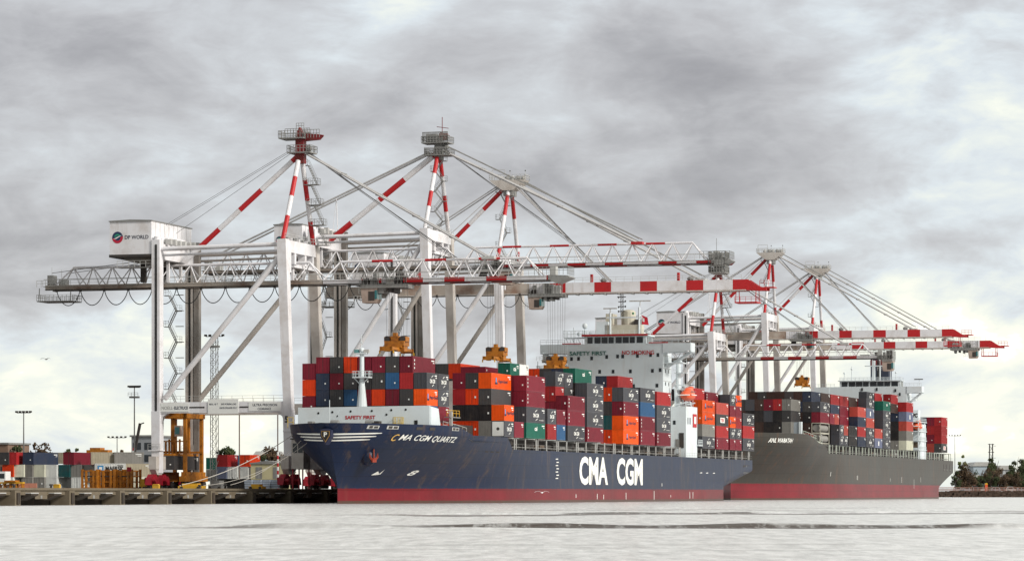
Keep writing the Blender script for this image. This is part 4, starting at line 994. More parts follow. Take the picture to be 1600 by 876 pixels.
        for k in range(int(L / 3.2)): mb.box(hinge + 1 + k * 3.2, hinge + 1.2 + k * 3.2, ym - 2.2, ym + 2.2, zg - .5, zg - .1, GS)
        mb.box(hinge, xend - 4, ym - 2.25, ym - 1.95, zg - .3, zg - .05, CB); mb.box(hinge, xend - 4, ym + 1.95, ym + 2.25, zg - .3, zg - .05, CB)
        o2 = th.part('boom', mb)
        mb = MB(); mb.box(xend - 6.5, xend - 1.5, ym - 2.2, ym + 2.2, zg - 3.0, zg - 2.75, CR)
        for x in (xend - 6.3, xend - 1.8): mb.tube((x, ym - 2, zg - 2.8), (x, ym - 1.5, zg), .1, CR, 6); mb.tube((x, ym + 2, zg - 2.8), (x, ym + 1.5, zg), .1, CR, 6)
        mb.rail([(xend - 6.5, ym - 2.2, zg - 2.75), (xend - 1.5, ym - 2.2, zg - 2.75), (xend - 1.5, ym + 2.2, zg - 2.75)], 1.1, .05, 1.2, CR); mb.rail([(xend - 1, ym - 1.5, zg + .6), (xend + 2, ym - 1.5, zg + .5)], 1.3, .06, .9, CR)
        mb.box(xend, xend + 2.2, ym - 1.6, ym + 1.6, zg + .3, zg + .5, CR); th.part('tip_platform', mb, parent=o2)
        mb = MB(); mb.rail([(xback, ym - 1.8, zg + bh), (xend - 5, ym - 1.8, zg + bh)], 1.1, .04, 1.9, LS)
        for x in (hinge + 14, hinge + 34): mb.box(x, x + .5, ym - .4, ym + .4, zg + bh, zg + bh + 1.9, CR); mb.ball((x + 3, ym, zg + bh + .5), .8, .6, .55, GS, 8, 6)
        th.part('walkway', mb, parent=o2); gtop = zg + bh
    # back end service platform
    mb = MB(); xb = xback
    mb.box(xb - 1.5, xb + 5.5, ym - 2.5, ym + 2.5, zg - 2.3, zg - 2.1, GS); mb.rail([(xb - 1.5, ym - 2.5, zg - 2.1), (xb + 5.5, ym - 2.5, zg - 2.1), (xb + 5.5, ym + 2.5, zg - 2.1), (xb - 1.5, ym + 2.5, zg - 2.1)], 1.1, .05, .8, LS, True)
    mb.rail([(xb - 1.5, ym - 2.5, zg + .5), (xb + 4, ym - 2.5, zg + .5)], 1.2, .05, .8, LS); mb.box(xb, xb + 1.1, ym - 1, ym + 1, zg + .8, zg + 2.8, GS); mb.box(xb + 2.4, xb + 3.6, ym - 1, ym + 1, zg + .8, zg + 2.0, LS)
    for x in (xb - 1.3, xb + 5.2): mb.tube((x, ym - 2, zg - 2.1), (x, ym - 1.7, zg + .3), .09, GS, 5)
    mb.tube((xb + .5, ym, zg + 2), (xb + .5, ym, zg + 4.4), .04, LS, 4); mb.tube((xb + 2.5, ym, zg + 2), (xb + 2.5, ym, zg + 3.9), .04, LS, 4); th.part('service_platform', mb)
    # boom tip platform of the lattice kinds
    if kind != 'box':
        mb = MB(); big = kind == 'tall'; x = xend
        mb.prism([(x - .5, zg - .1), (x - .5, zg + .9), (x + 3.2, zg + .75), (x + 3.6, zg + .4), (x + 1, zg - .6)], 'y', ym - 2, ym + 2, GS)
        mb.rail([(x - 3, ym - 2.2, zg + .9), (x + 3.2, ym - 2.2, zg + .9), (x + 3.2, ym + 2.2, zg + .9)], 1.5, .055, .7, GS); mb.box(x - .5, x + .6, ym - .8, ym + .8, zg + .9, zg + 2.6, LS)
        if big:
            for k in range(3): mb.box(x - 1.2, x + 2.2, ym - 2, ym + 2, zg - 2 + k * 1.5, zg - 1.85 + k * 1.5, GS); mb.rail([(x - 1.2, ym - 2, zg - 1.85 + k * 1.5), (x + 2.2, ym - 2, zg - 1.85 + k * 1.5), (x + 2.2, ym + 2, zg - 1.85 + k * 1.5), (x - 1.2, ym + 2, zg - 1.85 + k * 1.5)], 1.2, .07, .5, GS, True)
            mb.box(x - .4, x + 1.4, ym - 1, ym + 1, zg - 1.8, zg + 2.2, GS); mb.tube((x, ym, zg + 2), (x, ym, zg + 5.2), .05, GS, 4)
        th.part('tip_platform', mb)
    # machinery house
    x0, x1 = hx; z0, z1 = hz
    mb = MB(); mb.box(x0, x1, Y0 + .2, Y1 + 1.5, z0, z1, CW)
    mb.prism([(x0 - .15, z1), (x1 + .15, z1 + .0), (x1 + .15, z1 + .18), ((x0 + x1) / 2, z1 + .35), (x0 - .15, z1 + .18)], 'y', Y0 + .0, Y1 + 1.7, GS)
    for q in range(1, 9): mb.box(x1, x1 + .05, Y0 + q * 2.1, Y0 + q * 2.1 + .06, z0, z1, LS)
    hs = th.part('machinery_house', mb)
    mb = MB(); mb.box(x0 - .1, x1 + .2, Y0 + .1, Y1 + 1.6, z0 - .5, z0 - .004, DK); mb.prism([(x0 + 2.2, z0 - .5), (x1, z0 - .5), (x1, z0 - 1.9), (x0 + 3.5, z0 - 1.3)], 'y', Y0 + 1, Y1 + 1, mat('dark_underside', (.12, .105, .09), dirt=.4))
    for yy in (Y0 + 4, Y1 - 4):
        mb.beam(((x0 + x1) / 2 + 1, yy, zg + .8), ((x0 + x1) / 2 + 1, yy, z0 - .5), .9, .9, DK); mb.beam((XL, yy, ztop - 3.2), (x1 - 1, yy, z0 - .5), .6, .6, CB)
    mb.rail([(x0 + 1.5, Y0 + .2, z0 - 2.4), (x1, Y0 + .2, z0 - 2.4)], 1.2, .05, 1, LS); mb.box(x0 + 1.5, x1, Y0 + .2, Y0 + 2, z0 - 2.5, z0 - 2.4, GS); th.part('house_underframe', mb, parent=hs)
    mb = MB(); wx = x1 - x0; cz = z0 + (z1 - z0) * .52; cx = x0 + wx * .19; r = min(1.15, wx * .13); yf = Y0 + .2
    def logo(k0, k1, ri, ro, m, dy):
        n = 14; vs = []
        for k in range(n + 1): t = k0 + (k1 - k0) * k / n; vs += [(cx + ri * math.cos(t), yf - dy, cz + ri * math.sin(t)), (cx + ro * math.cos(t), yf - dy, cz + ro * math.sin(t))]
        mb.add(vs, [(2 * k, 2 * k + 1, 2 * k + 3, 2 * k + 2) for k in range(n)], m)
    mb.disc((cx, yf - .02, cz), r, (0, -1, 0), mat('logo_navy', (.02, .04, .10), dirt=0), 24); logo(R(-170), R(10), r * .55, r, mat('logo_red', (.5, .02, .05), dirt=0), .03); logo(R(20), R(170), r * .3, r * .62, mat('logo_green', (.03, .25, .16), dirt=0), .035)
    mb.add([(cx - r * .8, yf - .045, cz - r * .28), (cx - r * .2, yf - .045, cz - r * .22), (cx + r * .85, yf - .045, cz + r * .42), (cx + r * .2, yf - .045, cz + r * .2)], [(0, 1, 2, 3)], WH2)
    th.part('logo', mb, parent=hs)
    mb = MB(); text_front(mb, 'DP WORLD', x0 + wx * .365, x0 + wx * .93, yf - .03, cz - .36, cz + .36, LN, .015); th.part('lettering', mb, parent=hs)
    # A frame
    ax = XW - .9; mast = [(5.5, CR), (5.6, CW), (4.9, CR), (40, CW)]
    xa = XW - lean
    for s, yb, ya in ((1, Y0 + .9, ym - 1.1), (-1, Y1 - .9, ym + 1.1)):
        L = math.dist((xa, yb, ztop), (ax, ya, zapex - 2)); k = L / 18.5
        mb = MB(); mb.striped((xa, yb, ztop - .2), (ax, ya, zapex - 2), .45, [(5.6 * k, CR), (4.6 * k, CW), (4.5 * k, CR), (3.8 * k, CW)] if kind == 'truss' else ([(9, CW), (6, CR), (7, CW), (6.5, CR)] if kind == 'tall' else [(3.5, CR), (10, CW), (6.5, CR), (2.2, CW)]))
        th.part('mast_leg', mb)
    mb = MB(); bx = -42.5 if kind == 'truss' else (-46 if kind == 'tall' else -41); bz = ztop + .2
    p0 = Vector((bx - 3.2, ym, bz - 3.4)); p1 = Vector((ax - .5, ym, zapex - 1)); L = (p1 - p0).length
    if kind == 'truss': pt = [(4.4, CW), (5.0, CR), (5.4, CW), (5.6, CR), (8, CW), (L - 28.4, CR)]
    elif kind == 'tall': pt = [(1, CW), (8.5, CR), (8, CW), (7.2, CR), (8, CW), (max(1, L - 32.7), CR)]
    else: pt = [(4, CR), (9, CW), (5, CR), (5, CW), (7.5, CR), (max(1, L - 30.5), CW)]
    mb.striped(p0, p1, .5 if kind != 'tall' else .62, pt); th.part('backstay', mb)
    # apex head
    mb = MB(); za = zapex
    if kind == 'box':
        mb.prism([(ax - 4.3, za - .1), (ax + 4.0, za - .1), (ax + 3.2, za - 1.0), (ax + 1.2, za - 2.4), (ax - 1.2, za - 2.4), (ax - 3.4, za - .9)], 'y', ym - 2, ym + 2, CB); mb.box(ax - 1.1, ax + 1.1, ym - 1.6, ym + 1.6, za - 3.6, za - 2.4, GS)
        mb.rail([(ax - 4.3, ym - 2, za - .1), (ax + 4, ym - 2, za - .1), (ax + 4, ym + 2, za - .1), (ax - 4.3, ym + 2, za - .1)], 1.2, .05, .9, LS, True)
        for q in range(5): mb.ball((ax - 2 + q * 1.3, ym, za + .4), .6, .6, .65, GS if q % 2 else LS, 8, 6)
        mb.rail([(ax - 4.2, ym, za), (ax - 1.2, ym, za)], 2.4, .07, 3, LS)
        for q in (0, 3.6): mb.tube((ax + q, ym, za), (ax + q, ym, za + 2.2), .05, LS, 4); mb.ball((ax + q, ym, za + 2.1), .16, .16, .16, DK, 6, 4)
    else:
        k = 1.0
        for dz, w0, w1 in ((-1.6, 2.4, 2.9), (1.0, 3.2, 2.7)) if kind == 'tall' else ((-.6, 1.9, 2.6), (2.1, 3.6, 1.3)):
            mb.box(ax - w0, ax + w1, ym - 2, ym + 2, za + dz, za + dz + .2, GS); mb.rail([(ax - w0, ym - 2, za + dz + .2), (ax + w1, ym - 2, za + dz + .2), (ax + w1, ym + 2, za + dz + .2), (ax - w0, ym + 2, za + dz + .2)], 1.25, .06, .6, GS, True)
        mb.box(ax - .7, ax + .9, ym - .8, ym + .8, za - 2.4, za + 2.2, GS if kind == 'tall' else DR); mb.ball((ax, ym, za - 1), 1.0, .8, 1.1, GS, 8, 6); mb.ball((ax + 1.6, ym, za + .3), .7, .5, .7, GS, 8, 6)
        if kind == 'tall':
            for q in range(22): mb.box(ax - 3 + q * .26, ax - 2.86 + q * .26, ym - 1.9, ym - 1.8, za + 1.3, za + 3.3, GS); mb.box(ax - 2.6 + q * .24, ax - 2.48 + q * .24, ym - 1.9, ym - 1.8, za - 1.4, za + .2, GS)
            for zz in (1.4, 2.3, 3.2): mb.box(ax - 3, ax + 2.6, ym - 1.95, ym - 1.9, za + zz, za + zz + .15, GS)
            mb.box(ax - 2.4, ax - .2, ym - 1.2, ym + 1, za + 1.2, za + 3.0, GS)
        else: mb.rail([(ax + .8, ym - 1.2, za + 2.2), (ax + 4.2, ym - 1.2, za + 2.2)], 1.5, .06, .5, GS); mb.rail([(ax - 3.6, ym + 1.5, za + 2.3), (ax + 1.3, ym + 1.5, za + 2.3)], 2.0, .06, .5, GS)
    ap = th.part('apex_platform', mb)
    if kind != 'box':
        mb = MB()
        if kind == 'truss':
            mb.prism([(ax - .8, za + .9), (ax + .8, za + .9), (ax + .5, za + 3.4), (ax, za + 4.3), (ax - .5, za + 3.4)], 'y', ym - .6, ym + .6, DR)
            mb.prism([(ax + .8, za + 1.7), (ax + 3.8, za + 1.9), (ax + 4.4, za + 2.5), (ax + 3.2, za + 2.9), (ax + .8, za + 3.2)], 'y', ym - .5, ym + .5, DR); mb.tube((ax + 3, ym, za + 2.9), (ax + 4.6, ym, za + 2.6), .15, DR, 6)
            mb.rail([(ax - .8, ym, za + 4.0), (ax + .7, ym, za + 4.0)], 1.1, .05, .5, GS)
        else:
            mb.tube((ax + .8, ym, za + 1), (ax + .8, ym, za + 6.6), .08, DR, 5); mb.box(ax + .2, ax + 2.0, ym - .3, ym + .3, za + 1.8, za + 3.2, DR); mb.beam((ax - .4, ym, za + 4.6), (ax + 2.2, ym, za + 4.2), .12, .12, DR); mb.beam((ax + .4, ym, za + 3.4), (ax + 2.4, ym, za + 2.6), .2, .2, DR)
        th.part('service_jib', mb, parent=ap)
    # stays
    out = {'truss': 14.5, 'tall': 21.0, 'box': 22.0}[kind]; inn = {'truss': 8.5, 'tall': 8.0, 'box': 1.5}[kind]
    mb = MB()
    for s in (-1.1, 1.1):
        mb.tube((ax + 1.3, ym + s, za - .6), (out, ym + s * 1.3, gtop + .1), .20 if kind != 'tall' else .26, STAY, 6)
        if kind != 'truss': mb.tube((ax + 1.6, ym + s, za + .6), (out + .5, ym + s * 1.3, gtop + 1.0), .10, GS, 5)
    for k in range(1, 5):
        f = k / 5; p = Vector((ax + 1.3, ym, za - .6)).lerp(Vector((out, ym, gtop)), f); mb.box(p.x - .35, p.x + .35, ym - 1.3, ym + 1.3, p.z - .15, p.z + .2, GS)
    mb.box(out - 1.2, out + 1.2, ym - 1.7, ym + 1.7, gtop - .15, gtop + .35, LS if kind != 'tall' else CR); th.part('forestay', mb)
    mb = MB()
    for s in (-1.0, -.35, .35, 1.0): mb.tube((ax + 1.2, ym + s, za - .4 + .3 * abs(s)), (inn - abs(s) * 1.2, ym + s, gtop + .3), .055 if kind == 'truss' else .05, ROPE, 4)
    if kind == 'box':
        for s in (-1.1, 1.1): mb.tube((ax + 1.2, ym + s, za - 1.2), (inn, ym + s, gtop), .15, STAY, 6)
    th.part('hoist_rope', mb)
    mb = MB()
    if kind == 'truss':
        for s in (-1, 0, 1): mb.tube((ax - 2, ym + s, za - .2), (x1 - 1 + s * 1.4, ym + s * 2, z1 - .5 - abs(s)), .045, ROPE, 4)
        for s in (-1, 1): mb.tube((x0 + 1, ym + s * 2, z0 - 1), (xback + 2 + s, ym + s, gtop - 1), .07, ROPE, 4)
    else:
        for s in (-.9, .9): mb.tube((ax - 1.8, ym + s, za - .8), (xback + 4, ym + s * 1.6, gtop), .20 if kind == 'tall' else .14, STAY, 6)
        mb.tube((ax - 1.8, ym, za - 1.2), (XL + 4, ym, ztop), .07, CB, 5); mb.tube((ax - 8, ym - 1, za - .8 - 6 * (za - gtop) / (ax - xback) * 1.03), (ax - 8, ym - 1, gtop + 8), .0001, CB, 4)
        p = Vector((ax - 1.8, ym, za - .8)).lerp(Vector((xback + 4, ym, gtop)), .45); mb.tube(p, (p.x + .4, ym, gtop + 2), .09, CW, 5); mb.tube(p, (p.x - 1.0, ym, gtop + 2), .05, CW, 5)
    th.part('rear_stay', mb)
    # stairs on the mast and the landside leg
    mb = MB()
    if kind == 'truss':
        n = 4
        for k in range(n):
            f = k / n; yb = Y1 - 1.2 - (Y1 - ym - 2.2) * f; z = ztop + (za - 2.5 - ztop) * f
            mb.box(xa + .5, xa + 3.2, yb - 1.2, yb + .6, z - .1, z, GS); mb.rail([(xa + .5, yb - 1.2, z), (xa + 3.2, yb - 1.2, z), (xa + 3.2, yb + .6, z)], 1.1, .045, .7, GS)
            mb.stairs(xa + 2.9, yb - .9, z, z + (za - 2.5 - ztop) / n, -1.7, .8, GS, 1)
    else:
        mb.stairs(xa - .4, ym - .4, ztop, za - 2.6, -1.6 if kind == 'box' else 1.7, .8, GS, 7 if kind == 'tall' else 5)
    th.part('mast_stairs', mb)
    mb = MB(); mb.stairs(XL - 2.0, Y1 - 3.6, 18.6, zg - 1, -1.5, .8, GS, 7); mb.box(XL - 2.2, XL - .7, Y1 - 3.2, Y1 - 2, 18.4, 18.6, GS)
    for k in range(8): mb.box(XL - 2.2, XL - .7, Y1 - 3.3, Y1 - 2.6, 18.5 + (zg - 19.5) * k / 7, 18.62 + (zg - 19.5) * k / 7, GS)
    th.part('access_stairs', mb)
    # lift shaft mast beside far landside leg
    mb = MB(); mb.box(XL + 1.0, XL + 2.0, Y1 - 1.9, Y1 - .7, ZQ, ztop + 1.0, mat('weathered_grey', (.27, .25, .23), dirt=.5)); th.part('cable_shaft', mb)
    # festoon loops
    mb = MB(); x = xback + 2.5
    while x < (trolley[0] - 1 if t0 < 300 else -48):
        p = 4.9; pts = []
        for k in range(13): f = k / 12; pts.append((x + p * f, ym - 2.3, zg - .2 - 2.9 * (1 - (2 * f - 1) ** 2) ** .75))
        mb.path(pts, .085, RUB, 5); mb.box(x - .2, x + .2, ym - 2.5, ym - 2.1, zg - .5, zg, DK); x += p
    if mb.f: th.part('festoon_cable', mb)
    # trolley with ropes and cab
    tx0, tx1 = trolley; mb = MB(); rnd = random.Random(int(t0) + 4)
    mb.box(tx0, tx1, ym - 2.6, ym + 2.6, zg - .9, zg - .2, GS)
    mb.rail([(tx0, ym - 2.8, zg - .2), (tx1, ym - 2.8, zg - .2), (tx1, ym + 2.8, zg - .2)], 2.3, .06, .7, GS)
    for k in range(9): a = rnd.uniform(tx0, tx1 - 1.2); mb.box(a, a + rnd.uniform(.5, 1.6), ym - 2.5, ym - rnd.uniform(0, 1.6), zg - .2, zg + rnd.uniform(.3, 2.2), rnd.choice([GS, LS, DK, GS]))
    for k in range(6): a = rnd.uniform(tx0, tx1 - 1); mb.box(a, a + rnd.uniform(.3, 1.0), ym - 2.2, ym + 1, zg - rnd.uniform(1.2, 2.0), zg - .9, rnd.choice([GS, DK]))
    tr = th.part('trolley', mb)
    cx0 = tx0 if cabside < 0 else tx1 - 3.2
    mb = MB(); mb.prism([(cx0, zg - .9), (cx0 + 3.2, zg - .9), (cx0 + 3.2, zg - 3.0), (cx0 + 2.8, zg - 3.6), (cx0 + .3, zg - 3.6)], 'y', ym - 2.4, ym + .2, mat('cab_beige', (.42, .33, .28), dirt=.4)); mb.rail([(cx0 - 1.3, ym - 2.4, zg - 3.5), (cx0, ym - 2.4, zg - 3.5)], 1.2, .05, .6, LS)
    cb = th.part('operator_cab', mb, parent=tr)
    mb = MB(); mb.box(cx0 + 1.5, cx0 + 2.7, ym - 2.44, ym - 2.41, zg - 3.2, zg - 1.5, DK); mb.box(cx0 + 3.05, cx0 + 3.24, ym - 2.3, ym + .1, zg - 2.9, zg - 1.3, TG); mb.box(cx0 + 2.75, cx0 + 3.2, ym - 2.46, ym - 2.41, zg - 2.9, zg - 1.3, TG); th.part('cab_window', mb, parent=cb)
    if number:
        mb = MB(); text_front(mb, number, XW - .55, XW + .1, Y0 - .12, 14.7, 15.9, LK, .03); th.part('leg_number', mb)
    if spreader:
        sx, sz = spreader; mb = MB()
        for a in (-1.6, -.6, .6, 1.6):
            for s in (-1, 1): mb.tube((sx + a * 1.1, ym + s, zg - .9), (sx + a, ym + s, sz + 2.5), .03, ROPE, 4)
        th.part('hoist_rope', mb)
        g = Thing('container_spreader', sx, ym, sz, SPL.pop(0), 'spreader', 'orange spreaders hanging from the cranes')
        mb = MB(); mb.box(sx - 1.9, sx + 1.9, ym - 1.6, ym + 1.6, sz + 1.2, sz + 2.1, OR)
        for a in (-1.5, 1.5): mb.tube((sx + a, ym - 1.3, sz + 2.5), (sx + a, ym + 1.3, sz + 2.5), .55, DK, 12); mb.box(sx + a - .6, sx + a + .6, ym - 1.1, ym + 1.1, sz + 2.0, sz + 2.9, OR)
        mb.box(sx - .7, sx + .7, ym - 1.4, ym + 1.4, sz + 2.0, sz + 3.0, OR); mb.box(sx - .3, sx + .4, ym - 1.4, ym - .4, sz + 3.0, sz + 3.6, OR); g.part('headblock', mb)
        mb = MB()
        for a in (-.9, .9): mb.box(sx + a - .2, sx + a + .2, ym - 6.1, ym + 6.1, sz + .35, sz + .85, OR)
        for e in (-6.1, 5.8): mb.box(sx - 1.25, sx + 1.25, ym + e, ym + e + .3, sz + .1, sz + .9, OR)
        mb.box(sx - 1.5, sx + 1.5, ym - 1.9, ym + 1.9, sz + .85, sz + 1.2, OR); mb.box(sx - 1.9, sx - 1.2, ym - 1.5, ym - .2, sz + .2, sz + 1.2, YL); mb.box(sx + 1.1, sx + 1.8, ym - 1.2, ym + .6, sz + .2, sz + 1.2, OR)
        for e in (-5.9, 5.7):
            for a in (-1.2, 1.2): mb.box(sx + a * 1.1 - .1, sx + a * 1.1 + .1, ym + e, ym + e + .25, sz - .35, sz + .2, YL)
        g.part('frame', mb)
    return th
SPL = ['orange spreader almost touching the navy container on the foremost stack', 'orange spreader hanging on ropes above the dark green container', 'orange spreader lowered in front of the white tower of the navy ship', 'orange spreader hanging above the stacks of the far grey ship']
crane(16, 'nearest crane, lattice boom, number 5 on its leg, white machinery house at far left', 'truss', 40.3, 48.3, 65.3, 26.5, -73.2, (-9.7, -1.0), (-56.9, -48.5), (46.1, 52.2), -1, number='5', spreader=(-3.5, 27.6))
crane(98.9, 'tall crane with thin lattice boom reaching furthest over the navy ship', 'tall', 48.8, 56.8, 74.2, 37.5, -75, (-13.5, -5.5), (-56.0, -49.7), (51.6, 58.2), 1, spreader=(-9.6, 29.3))
crane(151, 'third crane, thick plate boom with red blocks and boat shaped top platform', 'box', 46.7, 54.5, 72.4, 36.5, -66, (-17.5, -9.5), (-57, -49.5), (49.3, 56.0), -1, spreader=(-11.5, 29.5))
crane(360, 'lattice boom crane just behind the stern of the navy ship', 'truss', 40.0, 48.0, 65.5, 24.5, -75, (25.5, 28.5), (-56.9, -48.5), (46.1, 52.2), -1)
crane(432, 'crane over the far ship with white lettered machinery house beside the bridge', 'box', 49.5, 57.2, 76.3, 38.0, -68, (-16, -9), (-56.8, -48.6), (51.2, 57.9), 1, spreader=(-12.6, 34.6))
crane(506, 'farthest crane, its red boom tip reaches furthest right over the river', 'box', 49.4, 57.0, 76.3, 38.6, -66, (22, 31), (-56.9, -48.5), (51.2, 57.6), 1)

# ------------------------------------------------------------------ container yard and apron on the left
def rotz(v, a): c, s = math.cos(a), math.sin(a); return Vector((v[0] * c - v[1] * s, v[0] * s + v[1] * c, v[2]))
def yard(px, D, tier, code, L, label, word=None, base=0, h=2.6, doors=None, gap=0):
    """near end centred on that bearing; boxes stand parallel to the quay"""
    w, t = inv(px, D); container(code, w, t + L / 2, ZQ + base + tier * (h + .0), L, h - .04, label, 'containers in the yard behind the quay', lettered=bool(word), doors=doors, wordcode=word)
YD = 668
for px, tier, code, L, lab, word, d in (
    (12, 0, 'w', 6.1, 'white container on the ground at the left end of the yard', None, 0),
    (42, 0, 'g', 6.1, 'grey container on the ground below the one beside the cream box', None, 1),
    (61, 0, 'g', 6.1, 'grey container with doors shut on the ground under a cream one', None, 2),
    (80, 0, 'w', 12.2, 'long white container on the ground left of the doors with dark bars', None, 0),
    (120, 0, 'w', 6.1, 'white container with barred doors on the ground under the grey pair', None, 1),
    (12, 1, 'o', 6.1, 'orange container standing second up at the left end of the yard', None, 0),
    (29, 1, 'y', 6.1, 'cream container second up beside the orange one', None, 0),
    (42, 1, 'g', 6.1, 'grey container second up with a dark picture like stain', None, 0),
    (61, 1, 'y', 6.1, 'cream container second up under the long navy one', None, 0),
    (80, 1, 'w', 6.1, 'white container second up beside the teal one', None, 0),
    (100, 1, 't', 6.1, 'dark teal container in the yard, second up', None, 0),
    (119, 1, 'g', 6.1, 'grey container with doors beside the teal one', None, 1),
    (139, 1, 'g', 6.1, 'grey container just left of the white lettered box', None, 0),
    (5, 2, 'd', 6.1, 'dark grey container on top at the left edge of the yard', None, 0),
    (17, 2, 'r', 12.2, 'bright red container on top beside the long navy one', None, 0),
    (44, 2, 'n', 12.2, 'long navy container on top of the cream and white boxes', None, 0),
    (107, 2, 'm', 12.2, 'long maroon container on top right of the navy one', None, 1)):
    yard(px, YD, tier, code, L, lab, word, doors=d)
for px, D, tier, code, lab, word, rt in ((172, 640, 1, 'w', 'white container with black lettering and a blue star panel', 'K', 78), (171, 640, 0, 'w', 'white container under the white lettered one', None, 78),
     (216, 645, 1, 'i', 'beige container right of the white lettered one', None, 78), (214, 645, 0, 'y', 'cream container on the ground behind the orange cages', None, 78),
     (165, 668, 2.0, 'i', 'beige container on top of the far row beside the maroon one', None, 78), (201, 668, 2.0, 'g', 'grey brown container on top of the far row below the crane jib', None, 78),
     (20, 730, 2.2, 'g', 'grey container of the far row behind the red one', None, 78), (92, 735, 2.3, 'i', 'beige container of the far row between navy and maroon boxes', None, 78)):
    w, t = inv(px, D); o = container(code, w, t, ZQ + 2.6 * tier, 6.1, 2.56, lab, 'containers in the yard behind the quay', lettered=bool(word), doors=0, rot=-R(rt) + TH, wordcode=word)
for px, D, tier, code, L, lab in ((330, 700, 1.7, 'e', 6.1, 'green container seen through the crane portal'), (347, 690, 1.9, 'r', 6.1, 'red container on top, seen through the crane portal'), (362, 698, 1.9, 'b', 6.1, 'blue container on top between the red and orange ones'),
    (382, 690, 1.9, 'o', 6.1, 'orange container on top at the right end of the portal row'), (345, 690, .9, 's', 6.1, 'steel blue container under the red one in the portal row'), (362, 690, .9, 'w', 6.1, 'white container under the blue one in the portal row'), (379, 690, .9, 'w', 6.1, 'white container under the orange one in the portal row'), (393, 690, .9, 'g', 6.1, 'grey container at the right end of the portal row'),
    (345, 692, 0, 'g', 6.1, 'grey container on the ground in the portal row, leftmost'), (362, 692, 0, 'd', 6.1, 'dark grey container on the ground in the portal row, middle'), (379, 692, 0, 'B', 6.1, 'brown container on the ground in the portal row'), (393, 692, 0, 'g', 6.1, 'grey container on the ground beside the portal row brown one'),
    (330, 700, .7, 'g', 6.1, 'grey container under the green one')):
    yard(px, D, tier if tier < 1 else tier, code, L, lab)

def at_px(name, px, D, label, cat, group=None):
    w, t = inv(px, D); return Thing(name, w, t, ZQ, label, cat, group), w, t
# orange steel cages standing along the apron
for i, (px, lab) in enumerate(((147, 'orange steel cage on the apron, left of its two fellows'), (174, 'orange steel cage on the apron, between two others'), (201, 'orange steel cage on the apron with a red sign, nearest the crane leg'))):
    th, w, t = at_px('steel_cage', px, 600, lab, 'cage', 'orange steel cages on the apron')
    mb = MB()
    for x in (-1.5, -.7, .8, 1.5):
        for y in (-2, 2): mb.box(w + x - .19, w + x + .19, t + y - .19, t + y + .19, ZQ, ZQ + (3.7 if abs(x) > 1 else 3.4), OR)
    for z in (.15, 1.25, 2.3, 3.3):
        for y in (-2, 2): mb.box(w - 1.5, w + 1.5, t + y - .1, t + y + .1, ZQ + z, ZQ + z + .2, OR if z != 2.3 else DK)
        for x in (-1.5, 1.5): mb.box(w + x - .1, w + x + .1, t - 2, t + 2, ZQ + z + .01, ZQ + z + .19, OR)
    mb.beam((w - 1.4, t - 2.02, ZQ + .3), (w - .7, t - 2.02, ZQ + 1.3), .1, .1, OR); mb.beam((w + .8, t - 2.02, ZQ + 2.3), (w + 1.4, t - 2.02, ZQ + 3.3), .1, .1, OR)
    for q in range(4): mb.box(w - .5 + q * .3, w - .42 + q * .3, t + 1.85, t + 1.95, ZQ + .3, ZQ + 3.3, OR)
    th.part('frame', mb)
    if i == 2: mb = MB(); mb.box(w + .6, w + 1.5, t - 2.2, t - 2.15, ZQ + 3.3, ZQ + 4.1, RD); th.part('sign', mb)
def small(name, px, D, w_, d_, hgt, m, label, cat, extra=None, z0=0):
    th, w, t = at_px(name, px, D, label, cat); mb = MB(); mb.box(w - w_ / 2, w + w_ / 2, t - d_ / 2, t + d_ / 2, ZQ + z0, ZQ + z0 + hgt * .55, m); mb.box(w - w_ * .35, w + w_ * .3, t - d_ * .4, t + d_ * .4, ZQ + z0 + hgt * .55, ZQ + z0 + hgt, m)
    for x in (-.35, .35): mb.tube((w + x * w_, t - d_ / 2 - .1, ZQ + z0 + .2), (w + x * w_, t + d_ / 2 + .1, ZQ + z0 + .2), .28, DK, 10)
    if extra: extra(mb, w, t)
    th.part('body', mb); return th
th, w, t = at_px('container_spreader', 17, 590, 'orange spreader frame parked on the apron at the left edge', 'spreader')
mb = MB(); mb.box(w - 2.6, w + 2.6, t - .5, t + .5, ZQ + 1.0, ZQ + 1.3, YL)
for x in (-2.4, -1.2, 0, 1.2, 2.4): mb.box(w + x - .12, w + x + .12, t - .5, t + .5, ZQ, ZQ + 1.0, OR)
for x in (-2.4, -1.2, 0, 1.2): mb.beam((w + x, t - .4, ZQ + .1), (w + x + 1.1, t - .4, ZQ + .9), .14, .14, OR)
mb.box(w - .9, w + 1.3, t - 1.0, t + 1.0, ZQ + 1.3, ZQ + 1.6, OR); th.part('frame', mb)
th, w, t = at_px('lorry', 3, 600, 'white lorry cab cut by the left edge of the yard', 'lorry')
mb = MB(); mb.box(w - 1.2, w + 1.2, t - 1, t + 1.2, ZQ + .8, ZQ + 3.3, WH2); mb.box(w - 1.2, w + 1.2, t + 1.2, t + 6, ZQ + .8, ZQ + 1.2, DK); th.part('cab', mb)
mb = MB(); mb.box(w - 1.0, w + 1.0, t - 1.03, t - 1.0, ZQ + 2.0, ZQ + 2.9, GL); th.part('windscreen', mb)
for y in (0, 3.6, 5):
    for s in (-1, 1): mb = MB(); mb.tube((w + s * 1.0, t + y, ZQ + .5), (w + s * 1.25, t + y, ZQ + .5), .5, DK, 12); th.part('wheel', mb)
th, w, t = at_px('barrier', 40, 600, 'low salmon pink barrier boards in front of the grey yard containers', 'barrier')
mb = MB()
for k in range(3): mb.box(w - 2.4 + 1.6 * k, w - .9 + 1.6 * k, t - .1, t + .1, ZQ + .1, ZQ + 1.1, mat('barrier_pink', (.6, .25, .17), dirt=.3))
